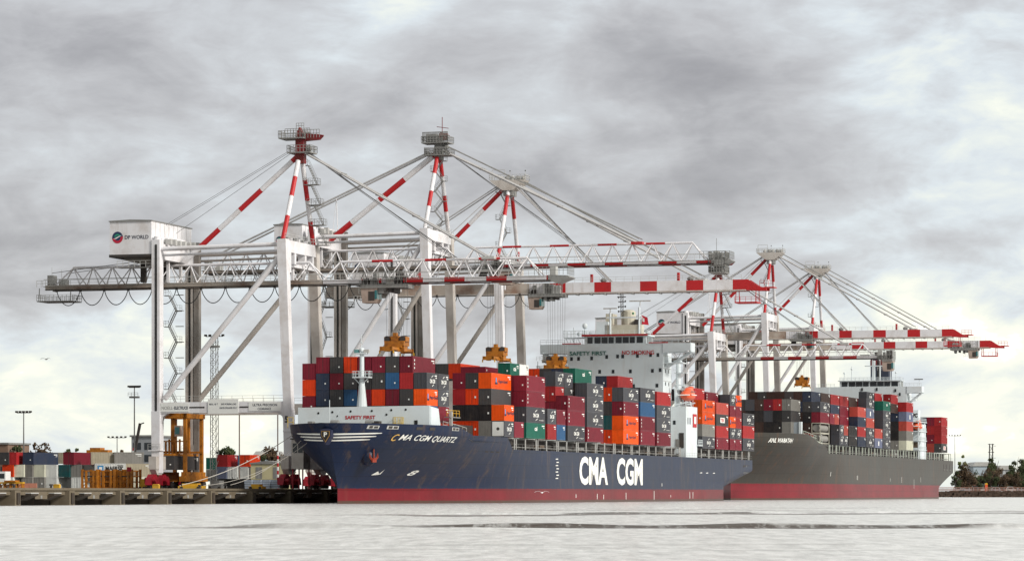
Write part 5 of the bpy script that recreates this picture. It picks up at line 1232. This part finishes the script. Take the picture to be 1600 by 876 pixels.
th.part('board', mb)
for k, px in enumerate((22, 80, 312, 352)):
    th, w, t = at_px('mooring_bollard', px, 0 or (470 if False else 520 + px * .12), ['small dark bollard on the quay edge by the orange spreader', 'small dark bollard on the quay edge under the white yard boxes', 'small dark bollard on the quay edge where the mooring line ends', 'small dark bollard on the quay edge right of the mooring line'][k], 'bollard', 'bollards on the quay edge')
    mb = MB(); wq = -18.8; mb.tube((w, t, ZQ), (w, t, ZQ + .55), .22, DK, 10, .2); mb.tube((w, t, ZQ + .5), (w, t, ZQ + .75), .38, DK, 10, .3); th.part('post', mb)
for px, lab in ((89, 'small yellow box on the quay edge before the white yard containers'), (244, 'small yellow box on the quay edge below the red crane wheels')):
    th, w, t = at_px('cable_box', px, 530, lab, 'box'); mb = MB(); mb.box(w - .55, w + .55, t - .3, t + .3, ZQ, ZQ + .55, YL); mb.prism([(w - .6, ZQ + .55), (w + .6, ZQ + .55), (w + .4, ZQ + .75), (w - .4, ZQ + .75)], 'y', t - .33, t + .33, YL); th.part('body', mb)

# straddle carrier under the nearest crane
def straddle(px, D, label, box=True):
    th, w, t = at_px('straddle_carrier', px, D, label, 'straddle carrier')
    H = 13.2; x0, x1 = w - 3.4, w + 3.0
    for x in (x0, x1 - 1.0):
        for y in (t - 4, t + 4): mb = MB(); mb.box(x + .18, x + .78, y - .35, y + .35, ZQ + 2.4, ZQ + H, OR); th.part('leg', mb)
        mb = MB(); mb.box(x - .1, x + 1.1, t - 5.6, t + 5.6, ZQ + 1.4, ZQ + 2.4, OR); mb.box(x, x + 1, t - 4.8, t + 4.8, ZQ + 2.4, ZQ + 3.2, OR); th.part('side_beam', mb)
        for y in (-4.6, -1.6, 1.6, 4.6): mb = MB(); mb.tube((x + .1, t + y, ZQ + .75), (x + .9, t + y, ZQ + .75), .75, DK, 14); th.part('wheel', mb)
    mb = MB()
    for y in (t - 4, t + 4): mb.box(x0, x1, y - .5, y + .5, ZQ + H, ZQ + H + .9, OR)
    for x in (x0, x1 - .9): mb.box(x, x + .9, t - 4.5, t + 4.5, ZQ + H + .02, ZQ + H + .85, OR)
    mb.box(w - 1.2, w + .6, t - 5.2, t - 3.4, ZQ + H + .9, ZQ + H + 1.8, YL)
    for k in range(5): mb.box(w - 3 + 1.2 * k, w - 2.5 + 1.2 * k, t - 4.4, t - 3.8, ZQ + H + .9, ZQ + H + 1.3 + .2 * (k % 3), OR)
    mb.rail([(x0, t - 4.5, ZQ + H + .9), (x1, t - 4.5, ZQ + H + .9)], 1.1, .05, 1, YL); th.part('top_frame', mb)
    mb = MB(); mb.box(w + .9, w + 2.0, t - 5.4, t - 4.0, ZQ + H - 3.4, ZQ + H - 1.4, mat('cab_beige')); mb.box(w + 1.0, w + 1.9, t - 5.44, t - 5.41, ZQ + H - 3.0, ZQ + H - 1.7, TG); th.part('cab', mb)
    mb = MB(); mb.box(w - 1.25, w + 1.05, t - 6, t + 6, ZQ + 6.2, ZQ + 6.6, OR)
    for y in (-3.5, 3.5): mb.box(x0, x1, t + y - .2, t + y + .2, ZQ + 6.7, ZQ + 7.1, OR); mb.box(w - .5, w + .3, t + y - .3, t + y + .3, ZQ + 7.1, ZQ + H, OR)
    for k in range(6): mb.box(w - 2.2 + .7 * k, w - 1.9 + .7 * k, t - 4.3, t - 4.0, ZQ + 6.6, ZQ + 8.3 + .5 * (k % 3), OR)
    mb.box(x0, x1, t - 4.2, t - 4.0, ZQ + 8.8, ZQ + 9.0, OR)
    th.part('spreader', mb)
    container('d', w - .1, t, ZQ + 3.6, 12.2, 2.56, 'grey container carried inside the orange straddle carrier', 'containers in the yard behind the quay', doors=0)
straddle(283, 601, 'tall orange straddle carrier holding a grey container beneath the nearest crane')

# portal side clutter, hut, stacks of wrapped goods
th, w, t = at_px('hut', 420, 660, 'cream hut with grey double doors behind the crane portal', 'hut')
mb = MB(); mb.box(w - 3.2, w + 4, t - 2, t + 4, ZQ, ZQ + 5.2, mat('cream_wall', (.58, .53, .32), dirt=.2)); mb.prism([(w - 3.4, ZQ + 5.2), (w + 4.2, ZQ + 5.2), (w + 4.2, ZQ + 5.45), (w + .4, ZQ + 5.9), (w - 3.4, ZQ + 5.45)], 'y', t - 2.2, t + 4.2, GS); th.part('wall', mb)
for x in (-1.4, 2.4): mb = MB(); mb.box(w + x - .7, w + x + .7, t - 2.04, t - 2.01, ZQ + 2.2, ZQ + 4.6, GS); mb.box(w + x - .03, w + x + .03, t - 2.06, t - 2.04, ZQ + 2.2, ZQ + 4.6, LS); th.part('door', mb)
SGW = mat('wrapped_blue_white', (.42, .48, .56), .5, dirt=.4, dirtcol=(.2, .22, .26), scale=1.5)
labs = ['pale blue wrapped stack on the quay, leftmost of the row', 'pale blue wrapped stack on the quay, second of the row', 'pale blue wrapped stack on the quay, third of the row', 'pale blue wrapped stack on the quay, beside the red wheels']
for k in range(4):
    th, w, t = at_px('wrapped_stack', 391 + 14 * k, 600, labs[k], 'stack', 'wrapped stacks on the quay'); mb = MB()
    for z in range(4): mb.box(w - .75, w + .75, t - 1.2, t + 1.2, ZQ + .1 + z * .42, ZQ + .46 + z * .42, SGW); mb.box(w - .7, w + .7, t - 1.15, t + 1.15, ZQ + .46 + z * .42, ZQ + .52 + z * .42, DK)
    th.part('goods', mb)
small('forklift', 371, 590, 1.8, 2.6, 1.9, DK, 'dark small forklift between the mooring line and the wrapped stacks', 'forklift', lambda mb, w, t: [mb.box(w + a, w + a + .08, t - 1.4, t - 1.3, ZQ, ZQ + 2.2, DK) for a in (-.5, .5)])
small('tow_tractor', 340, 600, 2.6, 3.0, 1.6, GS, 'grey low tractor behind the mooring line', 'tractor')
small('yellow_trolley', 300, 575, 4.6, 2.0, 1.0, YL, 'yellow low trolley in front of the straddle carrier wheels', 'trolley')
small('yellow_tractor', 402, 585, 2.6, 2.0, .9, YL, 'yellow low tractor at the foot of the wrapped stacks', 'tractor')
small('service_box', 225, 600, 1.2, 2.0, 1.9, YL, 'yellow cabinet left of the red crane wheels', 'cabinet')
# cabin and lift beside the waterside leg of the nearest crane
th, w, t = at_px('electrical_cabin', 470, 578, 'grey cabin with two windows beside the numbered crane leg, above the red wheels', 'cabin')
mb = MB(); mb.box(w - 1.2, w + 1.1, t - 1.6, t + 2.0, ZQ + 3.6, ZQ + 8.9, CB); mb.box(w - 1.4, w + 1.3, t - 1.8, t + 2.2, ZQ + 8.9, ZQ + 9.1, DK)
for x in (-1, .9):
    for y in (-1.4, 1.8): mb.box(w + x - .1, w + x + .1, t + y - .1, t + y + .1, ZQ, ZQ + 3.6, RD)
th.part('body', mb)
for x in (-.95, .1): mb = MB(); mb.box(w + x, w + x + .85, t - 1.65, t - 1.61, ZQ + 6.5, ZQ + 8.2, GL); th.part('window', mb)

# lamp masts and poles
def mast(px, D, h, label, kind='t', m=None):
    th, w, t = at_px('light_mast', px, D, label, 'light mast', 'tall light masts in the yard'); m = m or GS; z1 = ZQ + h
    mb = MB()
    if kind == 'lattice':
        for x in (-.7, .7):
            for y in (-.7, .7): mb.tube((w + x, t + y, ZQ), (w + x * .8, t + y * .8, z1), .09, m, 5)
        n = int(h / 1.6)
        for k in range(n):
            za = ZQ + k * 1.6
            mb.tube((w - .7, t - .7, za), (w + .7, t - .7, za + 1.6), .05, m, 4); mb.tube((w + .7, t - .7, za), (w - .7, t - .7, za + 1.6), .05, m, 4); mb.tube((w + .7, t - .7, za), (w + .7, t + .7, za + 1.6), .05, m, 4); mb.tube((w - .7, t - .7, za), (w + .7, t - .7, za), .05, m, 4)
    else: mb.tube((w, t, ZQ), (w, t, z1), .22, m, 8, .12)
    th.part('post', mb); s = {'t': 1.7, 'two': 1.3, 'lattice': 2.0, 'thin': 2.6}[kind]
    mb = MB(); mb.box(w - s, w + s, t - .08, t + .08, z1 - .1, z1 + .05, m)
    if kind in ('two', 'lattice'): mb.tube((w, t, z1 - 2.4), (w, t, z1 - 2.0), 1.2, m, 12); mb.rail([(w - 1.2, t - .8, z1 - 2), (w + 1.2, t - .8, z1 - 2)], .8, .04, .6, m)
    th.part('crossarm', mb)
    mb = MB()
    for k in range(5): x = -s + k * s / 2; mb.box(w + x - .28, w + x + .28, t - .3, t + .1, z1 + .02, z1 + .42, DK)
    th.part('lamp_cluster', mb)
mast(37, 720, 17.3, 'thin light mast above the yard near the left edge of the photo', 't')
mast(210, 720, 23.0, 'tall light mast with round head left of the nearest crane', 'two')
mast(183, 900, 14.8, 'short thin light mast with a wide arm above the yard', 'thin')
mast(335, 690, 33.0, 'lattice light mast standing behind the portal of the nearest crane', 'lattice')
mast(1492, 1500, 26, 'very thin far light mast just right of the far ship', 'thin')
for px, D, h, lab, st in ((374, 640, 15.6, 'thin dark pole seen through the crane portal', False), (434, 640, 17.5, 'pole with red and white bands beside the numbered leg', True)):
    w, t = inv(px, D); th = Thing('pole', w, t, ZQ, lab, 'pole'); mb = MB(); mb.tube((w, t, ZQ + (0 if not st else 7.5)), (w, t, ZQ + h), .13, mat('brown_steel', (.14, .09, .07)), 6)
    if st: mb.striped((w, t, ZQ), (w, t, ZQ + 7.5), .2, [(.8, CR), (.8, WH2)] * 5, 6)
    th.part('shaft', mb)
th, w, t = at_px('mobile_crane', 211, 760, 'small mobile crane jib, dark above and red and white below, by the grey building', 'mobile crane')
mb = MB(); mb.beam((w - .9, t, ZQ + 5), (w - .2, t, ZQ + 10), .5, .5, CR); mb.beam((w - .2, t, ZQ + 8.5), (w + 1.3, t, ZQ + 15.8), .55, .5, DK); mb.beam((w - .6, t, ZQ + 6.5), (w - .45, t, ZQ + 7.6), .56, .56, WH2); mb.beam((w - .35, t, ZQ + 8.6), (w - .25, t, ZQ + 9.3), .56, .56, WH2); mb.tube((w + 1.3, t, ZQ + 15.6), (w + 2.3, t, ZQ + 15.9), .15, DK, 5); th.part('jib', mb)
mb = MB(); mb.box(w - 2, w + 1, t - 2, t + 2, ZQ + 1, ZQ + 5, OR); mb.box(w - 2.4, w + 1.4, t - 3, t + 3, ZQ, ZQ + 1.2, DK); th.part('base', mb)
# buildings behind the yard
def building(px0, px1, D, z1, m, label, roofm=None, glass=True, dep=14, parts=None):
    w0, t0 = inv(px0, D); w1, t1 = inv(px1, D); wc = (w0 + w1) / 2; t = (t0 + t1) / 2; hw = abs(w1 - w0) / 2
    th = Thing('building', wc, t, ZQ, label, 'building'); mb = MB(); mb.box(wc - hw, wc + hw, t, t + dep, ZQ - .5, z1, m); th.part('wall', mb)
    mb = MB(); mb.box(wc - hw - .4, wc + hw + .4, t - .4, t + dep + .4, z1, z1 + .5, roofm or GS); th.part('roof', mb)
    n = max(2, int(hw / 1.6)); rows = max(1, int((z1 - ZQ) / 3.4))
    for r in range(rows):
        for k in range(n):
            mb = MB(); a = wc - hw + (k + .15) * 2 * hw / n; mb.box(a, a + 1.4 * hw / n, t - .05, t - .01, ZQ + 1.2 + r * 3.4, ZQ + 3.2 + r * 3.4, GL if glass else LS); th.part('window', mb)
    return th
building(203, 243, 900, 17.6, mat('grey_cladding', (.33, .35, .37), dirt=.2), 'grey building with big windows behind the crane leg')
building(-16, 14, 900, 15.5, mat('brown_brick', (.22, .14, .10), dirt=.3), 'brown brick building at the left edge behind the yard')
th, w, t = at_px('gantry', 151, 860, 'low orange gantry top showing above the maroon container', 'gantry')
mb = MB(); mb.box(w - 3.0, w + 3.2, t, t + 3, 11.2, 13.4, OR); mb.box(w - 4.6, w + 4.6, t, t + 3, 11.2, 12.2, mat('rust_brown', (.2, .09, .03))); mb.box(w - 2, w + 1, t, t + 3, 13.4, 14.0, OR)
for x in (-4.3, 4.3): mb.box(w + x - .4, w + x + .4, t, t + 3, ZQ, 11.2, OR)
th.part('frame', mb)

# ------------------------------------------------------------------ far bank on the right
rock = mat('bank_rock', (.085, .058, .042), .95, dirt=.8, dirtcol=(.02, .014, .01), scale=1.2, streak=False, bump=.8)
mb = MB(); rnd = random.Random(11)
x = 150.0
while x < 330:
    for k in range(6):
        s = rnd.uniform(.35, .95); cx = x + rnd.uniform(-.8, .8); zz = rnd.uniform(-.1, 2.45); cy = 1390 - (2.5 - zz) * 1.9 + rnd.uniform(-.3, .3)
        c = Vector((cx, cy, zz)); vs = [c + Vector((rnd.uniform(.6, 1) * s * a, rnd.uniform(.6, 1) * s * b, rnd.uniform(.5, .9) * s * d)) for a in (-1, 1) for b in (-1, 1) for d in (-1, 1)]
        mb.add(vs, [(0, 1, 3, 2), (4, 6, 7, 5), (0, 4, 5, 1), (2, 3, 7, 6), (0, 2, 6, 4), (1, 5, 7, 3)], rock)
    x += .8
mb.add([(120, 1392, 2.5), (480, 1392, 2.5), (480, 1384, -1), (120, 1384, -1)], [(0, 3, 2, 1)], rock)
o = mb.build('rock_revetment'); tag(o, 'dark loose rocks sloping down to the water below the far trees', 'rocks', kind='stuff')
def free(name, X, Y, label, cat, group=None, z=2.55):
    o = bpy.data.objects.new(name, None); COL.objects.link(o); o.location = (X, Y, z); tag(o, label, cat, group); return o
mb = MB(); fm = mat('fence_pink', (.36, .19, .15), .8, dirt=.3)
for k in range(120): mb.box(k * 1.9, k * 1.9 + .12, 0, .12, 0, 1.7, LS)
for z in (.2, .8, 1.45): mb.box(0, 228, .13, .2, z, z + .32, fm)
o = mb.build('fence'); o.location = (150, 1396, 2.55); tag(o, 'low reddish fence along the top of the far rocky bank', 'fence')
def car(X, Y, col, label, tall=0):
    r = free('parked_car', X, Y, label, 'car', 'cars parked on the far bank'); m = mat('car_' + col[0], col[1], .3, .5, dirt=.1); L = 4.4; h = 1.5 + tall
    b = MB(); b.prism([(-L / 2, .35), (L / 2, .35), (L / 2, .9), (L * .36, 1.0), (L * .2, h), (-L * .28, h), (-L * .44, 1.0), (-L / 2, .85)], 'y', -.88, .88, m); b.build('body', r)
    b = MB(); b.prism([(L * .31, 1.02), (L * .18, h - .1), (-L * .25, h - .1), (-L * .38, 1.02)], 'y', -.9, .9, GL); b.build('window', r)
    for x in (-1.35, 1.35): b = MB(); b.tube((x, -.92, .33), (x, -.7, .33), .33, DK, 12); b.tube((x, .7, .33), (x, .92, .33), .33, DK, 12); b.build('wheel', r)
for px, D, col, lab, tl in ((1497, 1420, ('silver', (.5, .52, .53)), 'silver car parked on the far bank nearest the grey ship', .3), (1510, 1416, ('pale_blue', (.3, .42, .5)), 'pale blue car parked second from the grey ship', .2), (1524, 1418, ('dark_green', (.02, .035, .03)), 'dark tall car parked beside the orange post', .9),
     (1533, 1430, ('white', (.7, .7, .7)), 'white car behind the dark tall car', .1), (1556, 1416, ('blue_grey', (.25, .32, .37)), 'blue grey car parked right of the orange post', .5), (1567, 1420, ('brown', (.08, .04, .03)), 'brown car parked beside the blue grey one', .2), (1579, 1416, ('white', (.7, .7, .7)), 'white van like car below the right hand trees', .6), (1596, 1420, ('blue_grey', (.25, .32, .37)), 'blue grey car cut by the right edge of the photo', .3)):
    car((px - 800) / 5000 * D, D, col, lab, tl)
r = free('signal_post', (1541 - 800) / 5000 * 1398, 1398, 'orange post box standing on the rocky bank between parked cars', 'post'); b = MB(); b.box(-.55, .55, -.4, .4, 0, 3.0, LBO); b.prism([(-.7, 3.0), (.7, 3.0), (.4, 3.6), (-.4, 3.6)], 'y', -.5, .5, YL); b.build('body', r)
# far sheds and the pylon
def shed(px0, px1, D, z1, m, label):
    X0, X1 = (px0 - 800) / 5000 * D, (px1 - 800) / 5000 * D; r = free('warehouse', (X0 + X1) / 2, D, label, 'warehouse'); h = (X1 - X0) / 2; b = MB(); b.box(-h, h, 0, 30, -.5, z1 - 2.5, m); b.build('wall', r)
    b = MB(); b.prism([(-h - 1, z1 - 2.5), (h + 1, z1 - 2.5), (h * .8, z1 + .5), (-h * .8, z1 + .5)], 'y', -.8, 31, LS); b.build('roof', r)
shed(1521, 1556, 2300, 21, mat('pale_blue_wall', (.42, .50, .56), dirt=.1), 'pale blue grey warehouse behind the far trees, left one')
shed(1560, 1586, 2300, 18.5, mat('pale_grey_wall', (.5, .53, .55), dirt=.1), 'pale grey warehouse behind the far trees, right one')
shed(1514, 1532, 1700, 8.5, mat('brick_red', (.30, .12, .09), dirt=.2), 'low brick red shed between two dark trees')
shed(395, 445, 1400, 17, mat('pale_blue_wall'), 'pale far warehouse roof seen through the crane portal')
r = free('pylon', (1548.5 - 800) / 5000 * 2000, 2000, 'thin steel pylon with crossbars above the far trees', 'pylon'); b = MB()
for x in (-.9, .9):
    for y in (-.9, .9): b.tube((x * 1.6, y * 1.6, 0), (x, y, 30), .2, DK, 5)
for k in range(6): z = 5 + k * 4.9; b.box(-1.9, 1.9, -.15, .15, z, z + .35, DK); b.tube((-1.3, -1, z - 4.9 if k else 0), (1.3, -1, z), .13, DK, 4); b.tube((1.3, -1, z - 4.9 if k else 0), (-1.3, -1, z), .13, DK, 4)
for z in (14, 21, 28.5): b.box(1.5, 3.0, -.1, .1, z, z + .2, DK)
b.build('frame', r)

# trees: tapered trunk with limbs and a crown of many small leaf faces in uneven clumps
def tree(X, Y, h, wd, label, col, dens=1.0, bare=False, cat='tree', z=2.55, seed=0, flat=False, low=.25):
    rnd = random.Random(seed); r = free('tree', X, Y, label, cat, 'far trees', z)
    bk = mat('bark', (.07, .05, .038), .9)
    b = MB(); tips = []
    b.tube((0, 0, 0), (0, 0, h * .45), h * .035, bk, 8, h * .022)
    nb = 9 if not bare else 16
    for k in range(nb):
        a = rnd.uniform(0, 6.28); rr = wd * .5 * rnd.uniform(.45, .85); z0 = h * rnd.uniform(.2, .45); z1 = h * rnd.uniform(.5, .92)
        p = Vector((math.cos(a) * rr, math.sin(a) * rr, z1)); b.tube((0, 0, z0), p, h * .014, bk, 5, h * .005)
        for q in range(4 if bare else 1):
            e = p + Vector((rnd.uniform(-1, 1), rnd.uniform(-1, 1), rnd.uniform(.1, 1))) * wd * .18; b.tube(Vector((0, 0, z0)).lerp(p, rnd.uniform(.5, 1)), e, h * .006, bk, 4, h * .002); tips.append(e)
        tips.append(p)
    b.build('trunk', r)
    m = mat('leaves_' + col[0], col[1], .8, .2, dirt=.5, dirtcol=tuple(c * .5 for c in col[1]), scale=.5, streak=False)
    m2 = mat('leaves_light_' + col[0], tuple(c * 1.7 for c in col[1]), .8, .2, dirt=.3, streak=False)
    b = MB(); lobes = []
    for k in range(int(15 * dens)):
        a = rnd.uniform(0, 6.28); rr = wd * .5 * math.sqrt(rnd.uniform(0, .8)); rd = min(wd * rnd.uniform(.12, .23), h * .3); f = rnd.random() if k > 0 else 1
        if k < 1: rr *= .5
        zc = h * low + (h - rd * .9 - h * low) * f * (1 - .35 * (rr / (wd * .5)) ** 2)
        if flat: zc = h * (.66 + .24 * f)
        lobes.append((Vector((math.cos(a) * rr, math.sin(a) * rr, zc)), rd, rnd.random()))
    n = int((90 if not bare else 14)); ls = max(.28, h * .035)
    for c, rad, tone in lobes + ([(t, wd * .08, .5) for t in tips] if bare else []):
        for k in range(n if rad > wd * .1 else 8):
            d = Vector((rnd.gauss(0, 1), rnd.gauss(0, 1), rnd.gauss(0, .75))); d = d.normalized() * rad * rnd.uniform(.45, 1.12)
            p = c + d; e1 = Vector((rnd.gauss(0, 1), rnd.gauss(0, 1), rnd.gauss(0, 1))).normalized(); e2 = e1.orthogonal().normalized(); s = ls * rnd.uniform(.5, 1.2)
            b.add([p - e1 * s, p + e2 * s * .6, p + e1 * s, p - e2 * s * .6], [(0, 1, 2, 3)], m2 if (tone > .62 and rnd.random() < .6) or rnd.random() < .12 else m)
    b.build('crown', r)
GRN = ('green', (.040, .052, .022)); BRN = ('brown_green', (.072, .048, .028)); LGR = ('yellow_green', (.12, .14, .05))
def T(px, D, ytop, wpx, label, col=GRN, **k):
    s = 5000 / D; tree((px - 800) / s, D, (769.5 - ytop) / s - .7, wpx / s, label, col, seed=int(px), **k)
T(1508, 1470, 720, 30, 'dense round brown green tree just right of the far ship', BRN, dens=1.6, low=.1)
T(1504, 1550, 711, 13, 'pale yellow green tree top behind the round brown one', LGR, dens=.8)
T(1552, 1480, 714, 26, 'dark tree whose round top stands below the pylon', GRN, dens=1.2)
T(1540, 1450, 728, 26, 'low broad brown green tree left of the pylon tree', BRN, dens=1.6, low=.05)
T(1562, 1455, 727, 28, 'low broad brown green tree right of the pylon tree', BRN, dens=1.6, low=.05)
T(1590, 1460, 713, 30, 'tall dark green tree at the right edge of the photo', GRN, dens=1.7, low=.1)
T(1604, 1470, 716, 26, 'dark green tree cut by the right edge of the photo', GRN, dens=1.4, low=.1)
T(1578, 1480, 731, 20, 'low dark green tree left of the tall right edge one', GRN, dens=1.4, low=.05)
T(26, 900, 695, 26, 'dark round tree between the brick building and the navy container', GRN, dens=1.6, low=.2)
T(62, 880, 693, 36, 'bare brown tree behind the long navy container', BRN, dens=.5, bare=True)
T(105, 900, 701, 18, 'low green tree right of the navy container', GRN, dens=1.2)
T(118, 900, 698, 12, 'small round green tree above the maroon container', GRN, dens=1.1)
T(191, 900, 700, 8, 'very small tree left of the grey building', BRN, dens=.8)
T(350, 860, 696, 32, 'flat topped green tree seen through the crane portal', GRN, dens=1.3, flat=True)
T(424, 880, 696, 40, 'broad brown green tree seen beside the numbered crane leg', BRN, dens=1.6, low=.3)
T(412, 850, 710, 30, 'low dark green tree before the broad one by the numbered leg', GRN, dens=1.3, low=.1)
T(446, 900, 708, 26, 'brown green tree behind the numbered crane leg', BRN, dens=1.2)
T(385, 1000, 716, 20, 'distant low tree between the portal trees', GRN, dens=1.0, low=.1)

for i, (px, y0, wd, c) in enumerate(((1494, 733, 16, GRN), (1517, 737, 20, BRN), (1528, 733, 22, GRN), (1548, 735, 24, GRN), (1570, 738, 20, BRN), (1586, 735, 24, BRN), (1598, 738, 22, GRN), (1533, 741, 18, BRN), (1558, 742, 20, GRN))):
    T(px, 1436 + 3 * i, y0, wd, ['low dark bush touching the stern of the far ship', 'low brown bush before the brick red shed', 'low dark bush right of the brick red shed', 'low dark bush under the pylon', 'low brown bush beside the brown parked car',
      'low brown bush behind the white van', 'low dark bush at the right edge of the far bank', 'very low brown bush left of the orange post', 'very low dark bush behind the blue grey parked car'][i], c, dens=1.3, low=.0)
# ------------------------------------------------------------------ mooring lines and gulls
def rope(p0, p1, sag, label, r=.06):
    pts = []
    for k in range(17): f = k / 16; p = Vector(p0).lerp(Vector(p1), f); p.z -= sag * 4 * f * (1 - f); pts.append(p)
    mb = MB(); mb.path(pts, r, mat('rope_pale', (.5, .47, .42), .8), 5); o = mb.build('mooring_rope', None, pts[0]); o.location = pts[0]; tag(o, label, 'rope', 'mooring lines')
def wp(px, py, D): return Vector(((px - 800) / 5000 * D, D, 1.85 + (769.5 - py) / 5000 * D))
rope(wp(463, 675, 556), wp(284, 757, 532), 1.2, 'pale mooring line from the bow down to the quay before the orange carrier', .065)
rope(wp(484, 673, 552), wp(360, 757, 545), 1.5, 'thin mooring line from the bow ending right of the long one', .045)
rope(wp(504, 672, 551), wp(318, 758, 536), 2.0, 'thin mooring line slung lowest under the navy bow', .035)
mb = MB()
for px, py in ((463, 674), (484, 672.5), (504, 672)): c = wp(px, py, 553); mb.ball(c, .35, .35, .28, YL, 8, 6)
o = mb.build('rope_guard', None, wp(484, 673, 553)); o.location = wp(484, 673, 553)
o.parent = SHIP1.o; o.matrix_parent_inverse = (Matrix.Translation(SHIP1.o.location) @ Matrix.Rotation(-TH, 4, 'Z')).inverted()
def gull(px, py, D, span, label, m, rot):
    r = bpy.data.objects.new('gull', None); COL.objects.link(r); r.location = wp(px, py, D); r.rotation_euler = (0, 0, rot); tag(r, label, 'gull')
    b = MB(); s = span
    b.ball((0, 0, 0), s * .16, s * .055, s * .05, m, 12, 8); b.ball((s * .17, 0, s * .015), s * .045, s * .035, s * .035, m, 8, 6); b.tube((s * .2, 0, s * .01), (s * .25, 0, 0), s * .012, YL, 5, s * .003)
    for e in (-1, 1):
        P = [(0, .03, .02), (.02, .2, .10), (-.02, .36, .09), (-.08, .5, .03)]; Wd = [.13, .11, .08, .015]
        for k in range(3):
            a, c = P[k], P[k + 1]
            b.add([(s * (a[0] + Wd[k] / 2), e * s * a[1], s * a[2]), (s * (a[0] - Wd[k] / 2), e * s * a[1], s * (a[2] + .006)), (s * (c[0] - Wd[k + 1] / 2), e * s * c[1], s * (c[2] + .006)), (s * (c[0] + Wd[k + 1] / 2), e * s * c[1], s * c[2]),
                   (s * (a[0] + Wd[k] / 2), e * s * a[1], s * (a[2] - .012)), (s * (c[0] + Wd[k + 1] / 2), e * s * c[1], s * (c[2] - .012))], [(0, 1, 2, 3), (4, 5, 2, 1), (0, 3, 5, 4)], m)
    b.prism([(-s * .14, -.02 * s), (-s * .14, .02 * s), (-s * .24, .045 * s), (-s * .24, -.045 * s)], 'z', -.005 * s, .005 * s, m)
    b.build('body', r, smooth=False)
gull(72, 561, 90, .34, 'small dark gull flying high left of the nearest crane', mat('gull_grey', (.12, .11, .11), dirt=.1), R(70))
gull(847, 769, 150, .72, 'white gull gliding low before the red lower hull of the navy ship', mat('gull_white', (.85, .85, .85), dirt=0), R(75))
